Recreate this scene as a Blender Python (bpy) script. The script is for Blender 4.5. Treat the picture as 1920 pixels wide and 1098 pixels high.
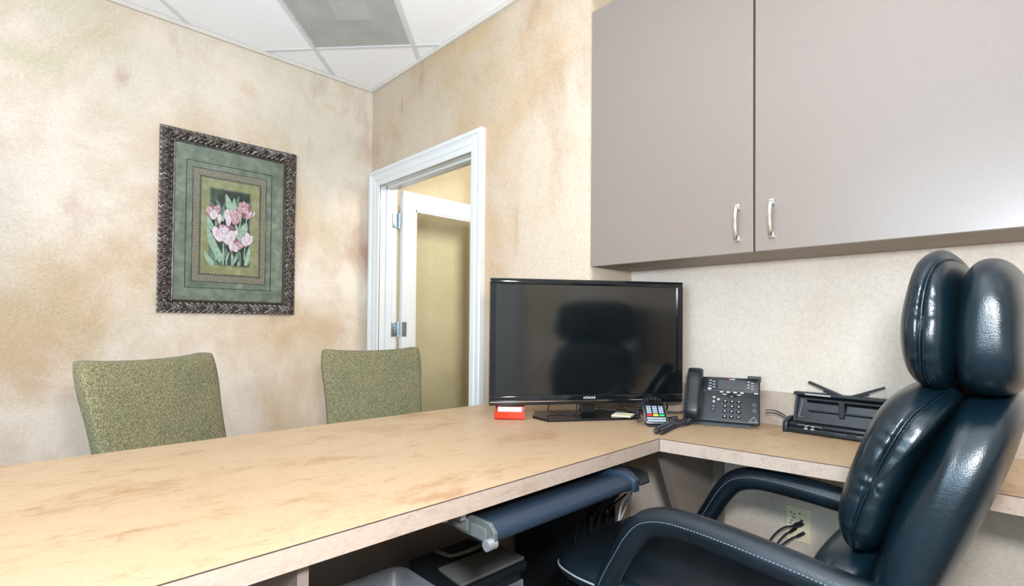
import bpy, bmesh, math, random
from mathutils import Vector, Matrix
random.seed(7)
for o in list(bpy.data.objects): bpy.data.objects.remove(o)
S = bpy.context.scene
COL = S.collection
PI = math.pi
XD, XB, YL, YC, HC, CT = 1.756, 2.074, 3.246, 1.349, 2.726, 0.74   # door wall, alcove wall, left wall, alcove corner, ceiling, desk top

# ------------------------------------------------------------------ camera
f, cyp, yaw, pitch, roll = 962.876, 591.212, 0.804833, 0.01636, 0.00875
Fw = Vector((math.cos(yaw)*math.cos(pitch), math.sin(yaw)*math.cos(pitch), math.sin(pitch)))
Rt = Vector((math.sin(yaw), -math.cos(yaw), 0)); Up = Rt.cross(Fw)
c_, s_ = math.cos(roll), math.sin(roll)
R2 = c_*Rt + s_*Up; U2 = -s_*Rt + c_*Up
cd = bpy.data.cameras.new('camera'); cam = bpy.data.objects.new('camera', cd); COL.objects.link(cam)
m = Matrix((R2, U2, -Fw)).transposed().to_4x4(); m.translation = Vector((0, 0, 1.109)); cam.matrix_world = m
cd.sensor_fit = 'HORIZONTAL'; cd.sensor_width = 36; cd.lens = f*36/1920
cd.shift_y = (cyp-549)/1920; cd.clip_start = 0.02
S.camera = cam

# ------------------------------------------------------------------ world, light, exposure
w = bpy.data.worlds.new('world'); S.world = w; w.use_nodes = True
bg = w.node_tree.nodes['Background']; bg.inputs[0].default_value = (0.62, 0.80, 1.0, 1); bg.inputs[1].default_value = 3.0
S.view_settings.view_transform = 'Standard'; S.view_settings.look = 'None'
S.view_settings.exposure = -0.08; S.view_settings.gamma = 1; S.view_settings.use_curve_mapping = False
def area(name, loc, target, sx, sy, power, col):
    l = bpy.data.lights.new(name, 'AREA'); l.shape = 'RECTANGLE'; l.size = sx; l.size_y = sy; l.energy = power; l.color = col
    o = bpy.data.objects.new(name, l); COL.objects.link(o); o.location = loc
    o.rotation_euler = (Vector(target)-Vector(loc)).to_track_quat('-Z', 'Y').to_euler(); return o
area('window_daylight', (-2.37, 0.15, 1.72), (2, 0.15, 1.60), 2.1, 1.6, 92, (0.46, 0.76, 1.0))
pl = bpy.data.lights.new('photographers_lamp', 'POINT'); pl.energy = 140; pl.shadow_soft_size = 0.08; pl.color = (0.93, 0.965, 1.03)
po = bpy.data.objects.new('photographers_lamp', pl); COL.objects.link(po); po.location = (0.08, -0.08, 1.37)
area('bounce_fill', (-0.50, 0.45, 1.40), (-0.30, 1.35, 2.73), 0.40, 0.40, 58, (0.80, 0.92, 1.10))  # added uplight that brightens ceiling and far corner, no real fixture
area('hall_fill', (2.65, 1.75, 2.25), (2.5, 3.4, 1.3), 0.5, 0.5, 27, (1.0, 0.97, 0.90))  # fill added to brighten the hall, stands for no lamp there
FILL_GLOW = 2.5  # glow strength of the added ceiling fill panels
# ------------------------------------------------------------------ materials
def nt(name):
    m = bpy.data.materials.new(name); m.use_nodes = True; n = m.node_tree; return m, n, n.nodes['Principled BSDF']
def N(n, typ, **kw):
    x = n.nodes.new(typ)
    for k, v in kw.items():
        if k in x.inputs: x.inputs[k].default_value = v
        else: setattr(x, k, v)
    return x
def L(n, a, b): n.links.new(a, b)
def coords(n, scale=(1, 1, 1), rot=(0, 0, 0)):
    t = n.nodes.new('ShaderNodeTexCoord'); mp = n.nodes.new('ShaderNodeMapping')
    mp.inputs['Scale'].default_value = scale; mp.inputs['Rotation'].default_value = rot
    L(n, t.outputs['Object'], mp.inputs[0]); return mp.outputs[0]
def ramp(n, src, stops):
    r = n.nodes.new('ShaderNodeValToRGB'); e = r.color_ramp.elements
    while len(e) < len(stops): e.new(0.5)
    for q, (p, c) in zip(e, stops): q.position = p; q.color = (*c, 1) if len(c) == 3 else c
    L(n, src, r.inputs[0]); return r.outputs[0]
def mixc(n, fac, a, b, mode='MIX'):
    x = n.nodes.new('ShaderNodeMix'); x.data_type = 'RGBA'; x.blend_type = mode
    for i, v in ((0, fac), (6, a), (7, b)):
        if isinstance(v, (int, float)): x.inputs[i].default_value = v
        elif isinstance(v, tuple): x.inputs[i].default_value = (*v, 1)
        else: L(n, v, x.inputs[i])
    return x.outputs[2]
def bump(n, h, s, d=0.01):
    b = n.nodes.new('ShaderNodeBump'); b.inputs['Strength'].default_value = s; b.inputs['Distance'].default_value = d
    L(n, h, b.inputs['Height']); return b
def P(name, col, rough=0.5, metal=0.0, spec=0.5, nscale=0, namp=0.0, bscale=0, bamp=0.0, bdist=0.001, coat=0, trans=0, alpha=1, sheen=0):
    m, n, b = nt(name)
    b.inputs['Base Color'].default_value = (*col, 1); b.inputs['Roughness'].default_value = rough
    b.inputs['Metallic'].default_value = metal; b.inputs['Specular IOR Level'].default_value = spec
    b.inputs['Coat Weight'].default_value = coat; b.inputs['Transmission Weight'].default_value = trans
    b.inputs['Alpha'].default_value = alpha; b.inputs['Sheen Weight'].default_value = sheen
    if nscale:
        t = N(n, 'ShaderNodeTexNoise', Scale=nscale, Detail=5.0); L(n, coords(n), t.inputs['Vector'])
        lo = tuple(max(0, c*(1-namp)) for c in col); hi = tuple(min(1, c*(1+namp)) for c in col)
        L(n, ramp(n, t.outputs[0], [(0.3, lo), (0.7, hi)]), b.inputs['Base Color'])
    if bscale:
        t = N(n, 'ShaderNodeTexNoise', Scale=bscale, Detail=4.0); L(n, coords(n), t.inputs['Vector'])
        L(n, bump(n, t.outputs[0], bamp, bdist).outputs[0], b.inputs['Normal'])
    return m

def wall_mat(name, cream, tan, olive, rust, patches=(), bs=0.55):
    m, n, b = nt(name); v = coords(n)
    a = N(n, 'ShaderNodeTexNoise', Scale=1.15, Detail=6.0, Roughness=0.62, Distortion=0.5); L(n, v, a.inputs['Vector'])
    c = mixc(n, ramp(n, a.outputs[0], [(0.43, (0, 0, 0)), (0.64, (1, 1, 1))]), cream, tan)
    a2 = N(n, 'ShaderNodeTexNoise', Scale=0.75, Detail=5.0, Roughness=0.6); L(n, coords(n, (1, 1, 1), (0.6, 0.4, 1.2)), a2.inputs['Vector'])
    c = mixc(n, ramp(n, a2.outputs[0], [(0.50, (0, 0, 0)), (0.74, (0.8, 0.8, 0.8))]), c, olive)
    a3 = N(n, 'ShaderNodeTexNoise', Scale=2.1, Detail=4.0, Roughness=0.55, Distortion=0.3); L(n, coords(n, (1.6, 1.6, 0.75), (0.35, 0.35, 0.2)), a3.inputs['Vector'])
    c = mixc(n, ramp(n, a3.outputs[0], [(0.56, (0, 0, 0)), (0.76, (0.75, 0.75, 0.75))]), c, rust)
    for (cx, cy, cz, sx, sy, sz, rot, col, amt) in patches:
        tc = n.nodes.new('ShaderNodeTexCoord'); mp = n.nodes.new('ShaderNodeMapping'); mp.vector_type = 'TEXTURE'
        mp.inputs['Location'].default_value = (cx, cy, cz); mp.inputs['Scale'].default_value = (sx, sy, sz); mp.inputs['Rotation'].default_value = rot
        L(n, tc.outputs['Object'], mp.inputs[0]); nz = N(n, 'ShaderNodeTexNoise', Scale=1.6, Detail=6.0, Roughness=0.65)
        L(n, mp.outputs[0], nz.inputs['Vector']); ln_ = N(n, 'ShaderNodeVectorMath', operation='LENGTH'); L(n, mp.outputs[0], ln_.inputs[0])
        ad = N(n, 'ShaderNodeMath', operation='MULTIPLY_ADD'); L(n, nz.outputs[0], ad.inputs[0]); ad.inputs[1].default_value = 1.3; L(n, ln_.outputs['Value'], ad.inputs[2])
        c = mixc(n, ramp(n, ad.outputs[0], [(0.55, (amt,)*3), (1.0, (amt*0.35,)*3), (1.0, (amt*0.3,)*3)][:2]+[(1.0, (0, 0, 0))]) if False else ramp(n, ad.outputs[0], [(0.5, (amt,)*3), (1.0, (0, 0, 0))]), c, col)
    a4 = N(n, 'ShaderNodeTexNoise', Scale=85.0, Detail=3.0); L(n, v, a4.inputs['Vector'])
    c = mixc(n, 0.35, c, ramp(n, a4.outputs[0], [(0.3, (0.40, 0.40, 0.40)), (0.7, (0.62, 0.62, 0.62))]), 'OVERLAY')
    L(n, c, b.inputs['Base Color']); b.inputs['Roughness'].default_value = 0.62; b.inputs['Specular IOR Level'].default_value = 0.3
    # trowelled plaster: curly ridges
    q = N(n, 'ShaderNodeTexNoise', Scale=44.0, Detail=2.0, Distortion=1.6); L(n, v, q.inputs['Vector'])
    r = ramp(n, q.outputs[0], [(0.45, (0, 0, 0)), (0.50, (1, 1, 1)), (0.55, (0.1, 0.1, 0.1))])
    q2 = N(n, 'ShaderNodeTexNoise', Scale=120.0, Detail=3.0); L(n, v, q2.inputs['Vector'])
    h = mixc(n, 0.35, r, q2.outputs[1])
    L(n, bump(n, h, bs, 0.0026).outputs[0], b.inputs['Normal']); return m
M = {}
M['wall'] = wall_mat('faux_plaster_wall', (0.72, 0.62, 0.51), (0.545, 0.39, 0.245), (0.44, 0.41, 0.27), (0.42, 0.245, 0.175), [
    (0.355, 3.246, 2.33, 0.10, 0.5, 0.26, (0, 0.35, 0), (0.42, 0.22, 0.18), 0.75), (0.02, 3.246, 2.30, 0.55, 0.5, 0.42, (0, 0, 0), (0.50, 0.47, 0.29), 0.8),
    (0.97, 3.246, 2.45, 0.16, 0.5, 0.30, (0, -0.5, 0), (0.62, 0.39, 0.21), 0.7), (1.47, 3.246, 2.50, 0.25, 0.5, 0.14, (0, 0.3, 0), (0.62, 0.43, 0.25), 0.6),
    (0.22, 3.246, 1.95, 0.18, 0.5, 0.06, (0, 0.1, 0), (0.56, 0.44, 0.26), 0.6), (-0.15, 3.246, 1.55, 0.62, 0.5, 1.5, (0, 0, 0), (0.47, 0.455, 0.385), 0.75)])  # last broad patch: painted shade on the far left, offsets the near lamp
M['wall_tan'] = wall_mat('faux_plaster_wall_tan', (0.57, 0.455, 0.345), (0.50, 0.34, 0.19), (0.49, 0.42, 0.30), (0.38, 0.235, 0.14), [
    (1.756, 2.86, 2.50, 0.5, 0.07, 0.20, (0, 0, 0), (0.34, 0.18, 0.12), 0.75), (1.756, 3.0, 2.42, 0.5, 0.22, 0.35, (0, 0, 0), (0.52, 0.35, 0.18), 0.6),
    (1.756, 2.1, 2.62, 0.5, 0.45, 0.22, (0, 0, 0), (0.54, 0.37, 0.19), 0.8), (1.756, 1.60, 2.55, 0.5, 0.30, 0.20, (0, 0, 0), (0.52, 0.36, 0.19), 0.7)])
M['wall_alcove'] = wall_mat('plaster_alcove', (0.62, 0.545, 0.465), (0.57, 0.485, 0.39), (0.56, 0.50, 0.42), (0.56, 0.46, 0.375), bs=0.32)
M['wall_hall'] = wall_mat('plaster_hall', (0.74, 0.65, 0.46), (0.66, 0.575, 0.37), (0.62, 0.56, 0.36), (0.62, 0.51, 0.34))

def laminate(name, c1, c2, c3):
    m, n, b = nt(name)
    a = N(n, 'ShaderNodeTexNoise', Scale=4.2, Detail=8.0, Roughness=0.72, Distortion=0.3); L(n, coords(n, (0.9, 1.7, 1.7)), a.inputs['Vector'])
    c = ramp(n, a.outputs[0], [(0.30, c2), (0.47, c1), (0.60, c1), (0.78, c3)])
    a2 = N(n, 'ShaderNodeTexNoise', Scale=15.0, Detail=9.0, Roughness=0.80, Distortion=0.4); L(n, coords(n, (0.8, 1.7, 1.7)), a2.inputs['Vector'])
    c = mixc(n, ramp(n, a2.outputs[0], [(0.53, (0, 0, 0)), (0.70, (0.62, 0.62, 0.62))]), c, tuple(x*0.66 for x in c2))
    a3 = N(n, 'ShaderNodeTexNoise', Scale=140.0, Detail=4.0); L(n, coords(n, (0.6, 1.5, 1.5)), a3.inputs['Vector'])
    c = mixc(n, 0.30, c, ramp(n, a3.outputs[0], [(0.3, (0.38, 0.38, 0.38)), (0.7, (0.62, 0.62, 0.62))]), 'OVERLAY')
    L(n, c, b.inputs['Base Color']); b.inputs['Roughness'].default_value = 0.42; b.inputs['Specular IOR Level'].default_value = 0.35
    return m
M['top'] = laminate('stone_look_laminate', (0.50, 0.342, 0.205), (0.37, 0.20, 0.095), (0.58, 0.44, 0.30))
M['edge'] = laminate('stone_look_edge', (0.42, 0.33, 0.265), (0.35, 0.235, 0.17), (0.47, 0.39, 0.325))
M['grey'] = P('taupe_laminate', (0.238, 0.193, 0.163), 0.30, spec=0.5, nscale=260, namp=0.05)
M['carcass'] = P('taupe_underside', (0.24, 0.18, 0.125), 0.5, nscale=200, namp=0.05)
M['dark_line'] = P('dark_gap', (0.05, 0.03, 0.025), 0.7, nscale=60, namp=0.2)
M['white'] = P('white_gloss_paint', (0.68, 0.675, 0.66), 0.30, nscale=8, namp=0.015)
M['tile'] = P('ceiling_tile', (0.95, 0.95, 0.95), 0.9, bscale=300, bamp=0.25, nscale=150, namp=0.03)
M['grid'] = P('grid_bar', (0.70, 0.71, 0.72), 0.4, nscale=30, namp=0.02)
M['angle'] = P('wall_angle', (0.62, 0.57, 0.50), 0.5, nscale=30, namp=0.04)
M['perf'] = P('grey_perforated_metal', (0.60, 0.60, 0.585), 0.5, metal=0.0, nscale=5, namp=0.1)
M['plenum'] = P('dark_plenum', (0.10, 0.10, 0.095), 0.8, nscale=6, namp=0.3)
M['collar'] = P('duct_collar', (0.42, 0.42, 0.44), 0.4, nscale=9, namp=0.1)
M['chrome'] = P('chrome', (0.85, 0.85, 0.86), 0.12, 1.0, nscale=40, namp=0.04)
M['nickel'] = P('hinge_zinc', (0.42, 0.50, 0.56), 0.32, 0.9, nscale=90, namp=0.08)
M['bronze'] = P('lever_bronze', (0.16, 0.11, 0.06), 0.3, 0.9, nscale=60, namp=0.2)
M['black'] = P('black_plastic', (0.008, 0.011, 0.014), 0.38, nscale=300, namp=0.2, bscale=700, bamp=0.15)
M['blackg'] = P('glossy_black', (0.006, 0.008, 0.010), 0.07, nscale=30, namp=0.2)
M['screen'] = P('tv_screen_glass', (0.004, 0.006, 0.007), 0.10, spec=0.95, nscale=20, namp=0.2)
M['lcd'] = P('phone_lcd', (0.035, 0.034, 0.040), 0.25, nscale=80, namp=0.1)
M['navy'] = P('slate_blue_plastic', (0.017, 0.030, 0.050), 0.40, nscale=300, namp=0.15, bscale=900, bamp=0.2)
M['silver'] = P('silver_plastic', (0.55, 0.56, 0.58), 0.28, 0.7, nscale=60, namp=0.06)
M['whitep'] = P('white_print', (0.85, 0.85, 0.85), 0.5, nscale=50, namp=0.02)
M['red'] = P('red_key', (0.75, 0.02, 0.03), 0.4, nscale=50, namp=0.05)
M['yellow'] = P('yellow_key', (0.80, 0.55, 0.03), 0.4, nscale=50, namp=0.05)
M['green'] = P('green_key', (0.02, 0.50, 0.14), 0.4, nscale=50, namp=0.05)
M['bluek'] = P('pale_blue_key', (0.42, 0.50, 0.62), 0.4, nscale=50, namp=0.05)
M['almond'] = P('almond_plate', (0.78, 0.67, 0.46), 0.4, nscale=30, namp=0.03)
M['note'] = P('yellow_note_paper', (0.80, 0.76, 0.50), 0.7, nscale=60, namp=0.03)
M['card'] = P('white_card_stock', (0.90, 0.88, 0.87), 0.6, nscale=60, namp=0.02)
M['redacr'] = P('orange_red_acrylic', (0.60, 0.030, 0.003), 0.14, trans=0.0, nscale=12, namp=0.10)
M['carpet'] = P('brown_carpet', (0.13, 0.10, 0.08), 0.95, nscale=120, namp=0.35, bscale=250, bamp=0.8, bdist=0.004)
M['woodleg'] = P('dark_wood_leg', (0.06, 0.03, 0.018), 0.35, nscale=30, namp=0.3)
M['cable'] = P('black_cable', (0.010, 0.012, 0.016), 0.4, nscale=60, namp=0.2)
M['coil'] = P('coiled_cord', (0.012, 0.014, 0.024), 0.22, nscale=60, namp=0.2)
M['cableg'] = P('grey_cable', (0.52, 0.53, 0.56), 0.4, nscale=60, namp=0.05)
M['thread'] = P('pale_thread', (0.30, 0.34, 0.37), 0.6, nscale=200, namp=0.1)
M['bracket'] = P('grey_green_bracket', (0.17, 0.19, 0.18), 0.35, 0.5, nscale=30, namp=0.2)
M['tray'] = P('smoke_plastic', (0.13, 0.135, 0.13), 0.30, nscale=9, namp=0.2)
M['tub'] = P('frosted_plastic', (0.55, 0.60, 0.66), 0.32, trans=0.55, alpha=0.62, nscale=12, namp=0.05)
M['book'] = P('cream_paper', (0.62, 0.58, 0.50), 0.8, nscale=30, namp=0.1)
M['curtain'] = P('grey_curtain', (0.48, 0.47, 0.44), 0.9, nscale=40, namp=0.1)
m, n, b = nt('fill_panel_glow'); b.inputs['Base Color'].default_value = (0.9, 0.9, 0.9, 1)
b.inputs['Emission Color'].default_value = (1.0, 0.975, 0.94, 1); b.inputs['Emission Strength'].default_value = FILL_GLOW
M['lit'] = m
# clear glass: mostly see-through with a fresnel gloss
m, n, b = nt('clear_glass'); n.nodes.remove(b)
tr = n.nodes.new('ShaderNodeBsdfTransparent'); tr.inputs[0].default_value = (0.975, 0.985, 0.97, 1); gl = n.nodes.new('ShaderNodeBsdfGlossy'); gl.inputs['Roughness'].default_value = 0.03
fr = n.nodes.new('ShaderNodeFresnel'); fr.inputs[0].default_value = 1.32; mx = n.nodes.new('ShaderNodeMixShader')
L(n, fr.outputs[0], mx.inputs[0]); L(n, tr.outputs[0], mx.inputs[1]); L(n, gl.outputs[0], mx.inputs[2]); L(n, mx.outputs[0], n.nodes['Material Output'].inputs[0]); M['glass'] = m
# leather
def leather(name, col, rough):
    m, n, b = nt(name); v = coords(n)
    a = N(n, 'ShaderNodeTexNoise', Scale=5.0, Detail=5.0); L(n, v, a.inputs['Vector'])
    L(n, ramp(n, a.outputs[0], [(0.3, tuple(x*0.75 for x in col)), (0.7, tuple(x*1.3 for x in col))]), b.inputs['Base Color'])
    L(n, ramp(n, a.outputs[0], [(0.3, (rough-0.05,)*3), (0.7, (rough+0.08,)*3)]), b.inputs['Roughness'])
    vo = N(n, 'ShaderNodeTexVoronoi', Scale=520.0); L(n, v, vo.inputs['Vector'])
    w1 = N(n, 'ShaderNodeTexNoise', Scale=60.0, Detail=4.0, Distortion=0.5); L(n, coords(n, (1, 1, 2.6)), w1.inputs['Vector'])
    h = mixc(n, 0.6, vo.outputs[0], w1.outputs[0])
    L(n, bump(n, h, 0.34, 0.0012).outputs[0], b.inputs['Normal']); b.inputs['Specular IOR Level'].default_value = 0.52
    return m
M['leather'] = leather('black_leather', (0.002, 0.0085, 0.0135), 0.29)
M['leather2'] = leather('arm_leather', (0.004, 0.0085, 0.013), 0.31)
# chenille
m, n, b = nt('green_chenille'); v = coords(n)
a = N(n, 'ShaderNodeTexNoise', Scale=300.0, Detail=4.0, Roughness=0.85); L(n, coords(n, (1, 1, 0.5)), a.inputs['Vector'])
c = ramp(n, a.outputs[0], [(0.36, (0.060, 0.055, 0.024)), (0.5, (0.16, 0.142, 0.074)), (0.64, (0.40, 0.355, 0.22))])
a2 = N(n, 'ShaderNodeTexNoise', Scale=7.0, Detail=4.0); L(n, v, a2.inputs['Vector'])
c = mixc(n, 0.5, c, ramp(n, a2.outputs[0], [(0.3, (0.34, 0.42, 0.34)), (0.5, (0.5, 0.5, 0.42)), (0.7, (0.60, 0.55, 0.48))]), 'OVERLAY')
L(n, c, b.inputs['Base Color']); b.inputs['Roughness'].default_value = 0.9; b.inputs['Sheen Weight'].default_value = 0.04
L(n, bump(n, a.outputs[0], 0.7, 0.003).outputs[0], b.inputs['Normal']); M['chenille'] = m
# carved frame metal
m, n, b = nt('antique_bronze_carving')
a = N(n, 'ShaderNodeTexNoise', Scale=70.0, Detail=4.0); L(n, coords(n), a.inputs['Vector'])
L(n, ramp(n, a.outputs[0], [(0.3, (0.07, 0.058, 0.05)), (0.7, (0.24, 0.205, 0.18))]), b.inputs['Base Color'])
b.inputs['Metallic'].default_value = 0.75; b.inputs['Roughness'].default_value = 0.30; M['frame'] = m
M['frame_in'] = P('frame_inner_lip', (0.26, 0.225, 0.18), 0.3, 0.8, nscale=60, namp=0.3)
def mottled(name, cs, scale):
    m, n, b = nt(name); a = N(n, 'ShaderNodeTexNoise', Scale=scale, Detail=6.0, Roughness=0.65); L(n, coords(n), a.inputs['Vector'])
    L(n, ramp(n, a.outputs[0], [(0.28, cs[0]), (0.5, cs[1]), (0.72, cs[2])]), b.inputs['Base Color']); b.inputs['Roughness'].default_value = 0.8; return m
M['mat'] = mottled('green_suede_mat', [(0.09, 0.115, 0.08), (0.18, 0.21, 0.16), (0.30, 0.32, 0.26)], 14)
M['band'] = mottled('bronze_band', [(0.08, 0.068, 0.045), (0.22, 0.185, 0.14), (0.46, 0.40, 0.32)], 150)
M['olive'] = mottled('olive_band', [(0.21, 0.20, 0.09), (0.29, 0.28, 0.14), (0.40, 0.38, 0.24)], 18)
M['night'] = mottled('dark_green_ground', [(0.008, 0.012, 0.011), (0.02, 0.032, 0.028), (0.10, 0.15, 0.10)], 9)
M['leafa'] = mottled('leaf_light', [(0.20, 0.32, 0.24), (0.34, 0.46, 0.36), (0.50, 0.62, 0.50)], 50)
M['leafb'] = mottled('leaf_dark', [(0.07, 0.13, 0.09), (0.14, 0.22, 0.16), (0.25, 0.35, 0.27)], 50)
M['petala'] = mottled('petal_pink', [(0.40, 0.18, 0.22), (0.60, 0.36, 0.40), (0.80, 0.62, 0.66)], 60)
M['petalb'] = mottled('petal_pale', [(0.55, 0.38, 0.44), (0.75, 0.62, 0.68), (0.88, 0.82, 0.86)], 60)
M['petalc'] = mottled('petal_plum', [(0.14, 0.05, 0.08), (0.28, 0.12, 0.17), (0.42, 0.22, 0.28)], 60)

# ------------------------------------------------------------------ geometry helpers
WC = {}
def link(name, me, mat, parent, smooth=False, angle=None):
    o = bpy.data.objects.new(name, me); COL.objects.link(o)
    for q in (mat if isinstance(mat, (list, tuple)) else [mat]): me.materials.append(M[q] if isinstance(q, str) else q)
    if smooth: me.polygons.foreach_set('use_smooth', [True]*len(me.polygons))
    if angle: 
        me.polygons.foreach_set('use_smooth', [True]*len(me.polygons)); me.set_sharp_from_angle(angle=math.radians(angle))
    if parent is not None: o.parent = parent
    return o
class B:
    """collects shapes; build() makes one mesh object; off = world offset of the parent"""
    def __init__(s, off=(0, 0, 0)): s.bm = bmesh.new(); s.off = Vector(off)
    def box(s, x0, x1, y0, y1, z0, z1, bev=0, seg=2, mi=0):
        r = bmesh.ops.create_cube(s.bm, size=1); v = r['verts']
        for q in v: q.co = Vector(((x0+x1)/2+q.co.x*(x1-x0), (y0+y1)/2+q.co.y*(y1-y0), (z0+z1)/2+q.co.z*(z1-z0)))
        fs = set(f for q in v for f in q.link_faces)
        for q in fs: q.material_index = mi
        if bev:
            es = set(e for q in v for e in q.link_edges)
            g = bmesh.ops.bevel(s.bm, geom=list(es), offset=bev, segments=seg, affect='EDGES', profile=0.5)
            for q in g['faces']: q.material_index = mi
        return s
    def prism(s, pts, d0, d1, axis='z', bev=0, seg=2):
        """polygon pts (2D) extruded along axis; axis x: pts=(y,z), y: pts=(x,z), z: pts=(x,y)"""
        def mk(p, d): return {'x': (d, p[0], p[1]), 'y': (p[0], d, p[1]), 'z': (p[0], p[1], d)}[axis]
        a = [s.bm.verts.new(mk(p, d0)) for p in pts]; b = [s.bm.verts.new(mk(p, d1)) for p in pts]; k = len(pts)
        fs = [s.bm.faces.new(a), s.bm.faces.new(b[::-1])]+[s.bm.faces.new((a[i], b[i], b[(i+1) % k], a[(i+1) % k])) for i in range(k)]
        bmesh.ops.recalc_face_normals(s.bm, faces=fs)
        if bev: bmesh.ops.bevel(s.bm, geom=list(set(e for q in fs for e in q.edges)), offset=bev, segments=seg, affect='EDGES', profile=0.5)
        return s
    def tube(s, pts, r, n=10, caps=True):
        pts = [Vector(p) for p in pts]; k = len(pts); rr = r if isinstance(r, (list, tuple)) else [r]*k
        t0 = (pts[1]-pts[0]).normalized(); up = Vector((0, 0, 1)) if abs(t0.z) < 0.9 else Vector((1, 0, 0))
        nn = (up-t0*up.dot(t0)).normalized(); rings = []
        for i, p in enumerate(pts):
            t = (pts[min(i+1, k-1)]-pts[max(i-1, 0)]).normalized(); nn = (nn-t*nn.dot(t)).normalized(); bb = t.cross(nn)
            rings.append([s.bm.verts.new(p+(nn*math.cos(2*PI*j/n)+bb*math.sin(2*PI*j/n))*rr[i]) for j in range(n)])
        for a, b in zip(rings, rings[1:]):
            for j in range(n): s.bm.faces.new((a[j], a[(j+1) % n], b[(j+1) % n], b[j]))
        if caps: s.bm.faces.new(rings[0][::-1]); s.bm.faces.new(rings[-1])
        return s
    def cyl(s, c, r, h, n=20, r2=None, axis='z'):
        d = {'z': Vector((0, 0, h)), 'y': Vector((0, h, 0)), 'x': Vector((h, 0, 0))}[axis]
        return s.tube([Vector(c), Vector(c)+d], [r, r if r2 is None else r2], n)
    def sph(s, c, rx, ry, rz, u=16, v=10):
        r = bmesh.ops.create_uvsphere(s.bm, u_segments=u, v_segments=v, radius=1)
        for q in r['verts']: q.co = Vector((c[0]+q.co.x*rx, c[1]+q.co.y*ry, c[2]+q.co.z*rz))
        return s
    def tri(s, pts):
        s.bm.faces.new([s.bm.verts.new(p) for p in pts]); return s
    def xf(s, M4): bmesh.ops.transform(s.bm, matrix=M4, verts=s.bm.verts); return s
    def build(s, name, mat, parent=None, smooth=False, angle=None, label=None):
        if s.off.length: bmesh.ops.translate(s.bm, vec=-s.off, verts=s.bm.verts)
        me = bpy.data.meshes.new(name); s.bm.to_mesh(me); s.bm.free()
        o = link(name, me, mat, parent, smooth, angle)
        if label: o['label'] = label
        if parent is None: o.location = s.off
        return o
def empty(name, label, cat, loc=(0, 0, 0), rz=0, group=None, parent=None):
    o = bpy.data.objects.new(name, None); COL.objects.link(o); o.location = loc; o.rotation_euler = (0, 0, rz); o.empty_display_size = 0.1
    if label: o['label'] = label
    if cat: o['category'] = cat
    if group: o['group'] = group
    if parent: o.parent = parent
    return o
def struct(o, label, cat):
    o['kind'] = 'structure'; o['label'] = label; o['category'] = cat; return o
def catmull(pts, per=8, closed=False):
    k = len(pts); out = []; P_ = [Vector(p) for p in pts]
    rng = range(k) if closed else range(k-1)
    for i in rng:
        g = (lambda j: P_[j % k]) if closed else (lambda j: P_[max(0, min(k-1, j))])
        a, b, c, d = g(i-1), g(i), g(i+1), g(i+2)
        for t in [q/per for q in range(per)]:
            out.append(0.5*((2*b)+(c-a)*t+(2*a-5*b+4*c-d)*t*t+(3*b-a-3*c+d)*t**3))
    if not closed: out.append(P_[-1])
    return out
def text(name, s, size, mat, parent, right, up, pos, ext=0.0003, align='CENTER'):
    cu = bpy.data.curves.new(name, 'FONT'); cu.body = s; cu.size = size; cu.extrude = ext; cu.align_x = align; cu.align_y = 'CENTER'
    t = bpy.data.objects.new(name, cu); COL.objects.link(t)
    me = bpy.data.meshes.new_from_object(t); bpy.data.objects.remove(t)
    r = Vector(right).normalized(); u = Vector(up).normalized(); mm = Matrix((r, u, r.cross(u))).transposed().to_4x4(); mm.translation = Vector(pos)
    me.transform(mm); me.materials.clear(); return link(name, me, mat, parent)

# ------------------------------------------------------------------ room shell
b = B(); b.box(-2.45, 2.30, -1.85, YL+0.15, -0.12, 0.0); fl = struct(b.build('floor', 'carpet'), 'brown carpeted floor under the desk and chairs', 'floor')
b = B(); b.box(-2.45, 1.886, YL, YL+0.13, 0, 3.0); struct(b.build('wall_left', 'wall'), 'mottled cream and tan plaster wall carrying the tulip picture', 'wall')
b = B()
b.prism([(XD+0.022, YC), (XD+0.008, YC+0.006), (XD, YC+0.020), (XD, 2.115), (XD+0.13, 2.115), (XD+0.13, YC+0.13), (XB+0.02, YC+0.13), (XB+0.02, YC)][::-1], 0, 3.0)
b.box(XD, XD+0.13, 2.115, 3.145, 2.055, 3.0); b.box(XD, XD+0.13, 3.145, YL+0.13, 0, 3.0)
struct(b.build('wall_right', 'wall_tan', angle=40), 'mottled tan plaster wall with the white doorway, ending at a rounded corner', 'wall')
b = B(); b.box(XB, XB+0.12, -1.85, YC+0.14, 0, 3.0); struct(b.build('wall_alcove', 'wall_alcove'), 'pale cream textured wall under the wall cabinets behind phone and scanner', 'wall')
b = B(); b.box(-2.45, XB+0.12, -1.83, -1.70, 0, 3.0); struct(b.build('wall_rear', 'wall'), 'plaster wall behind the camera', 'wall')
b = B()
b.box(-2.45, -2.30, -1.85, -0.90, 0, 3.0); b.box(-2.45, -2.30, 1.20, YL+0.13, 0, 3.0); b.box(-2.45, -2.30, -0.90, 1.20, 0, 0.9); b.box(-2.45, -2.30, -0.90, 1.20, 2.55, 3.0)
struct(b.build('wall_window_side', 'wall'), 'plaster wall with the daylight window', 'wall')
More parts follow.
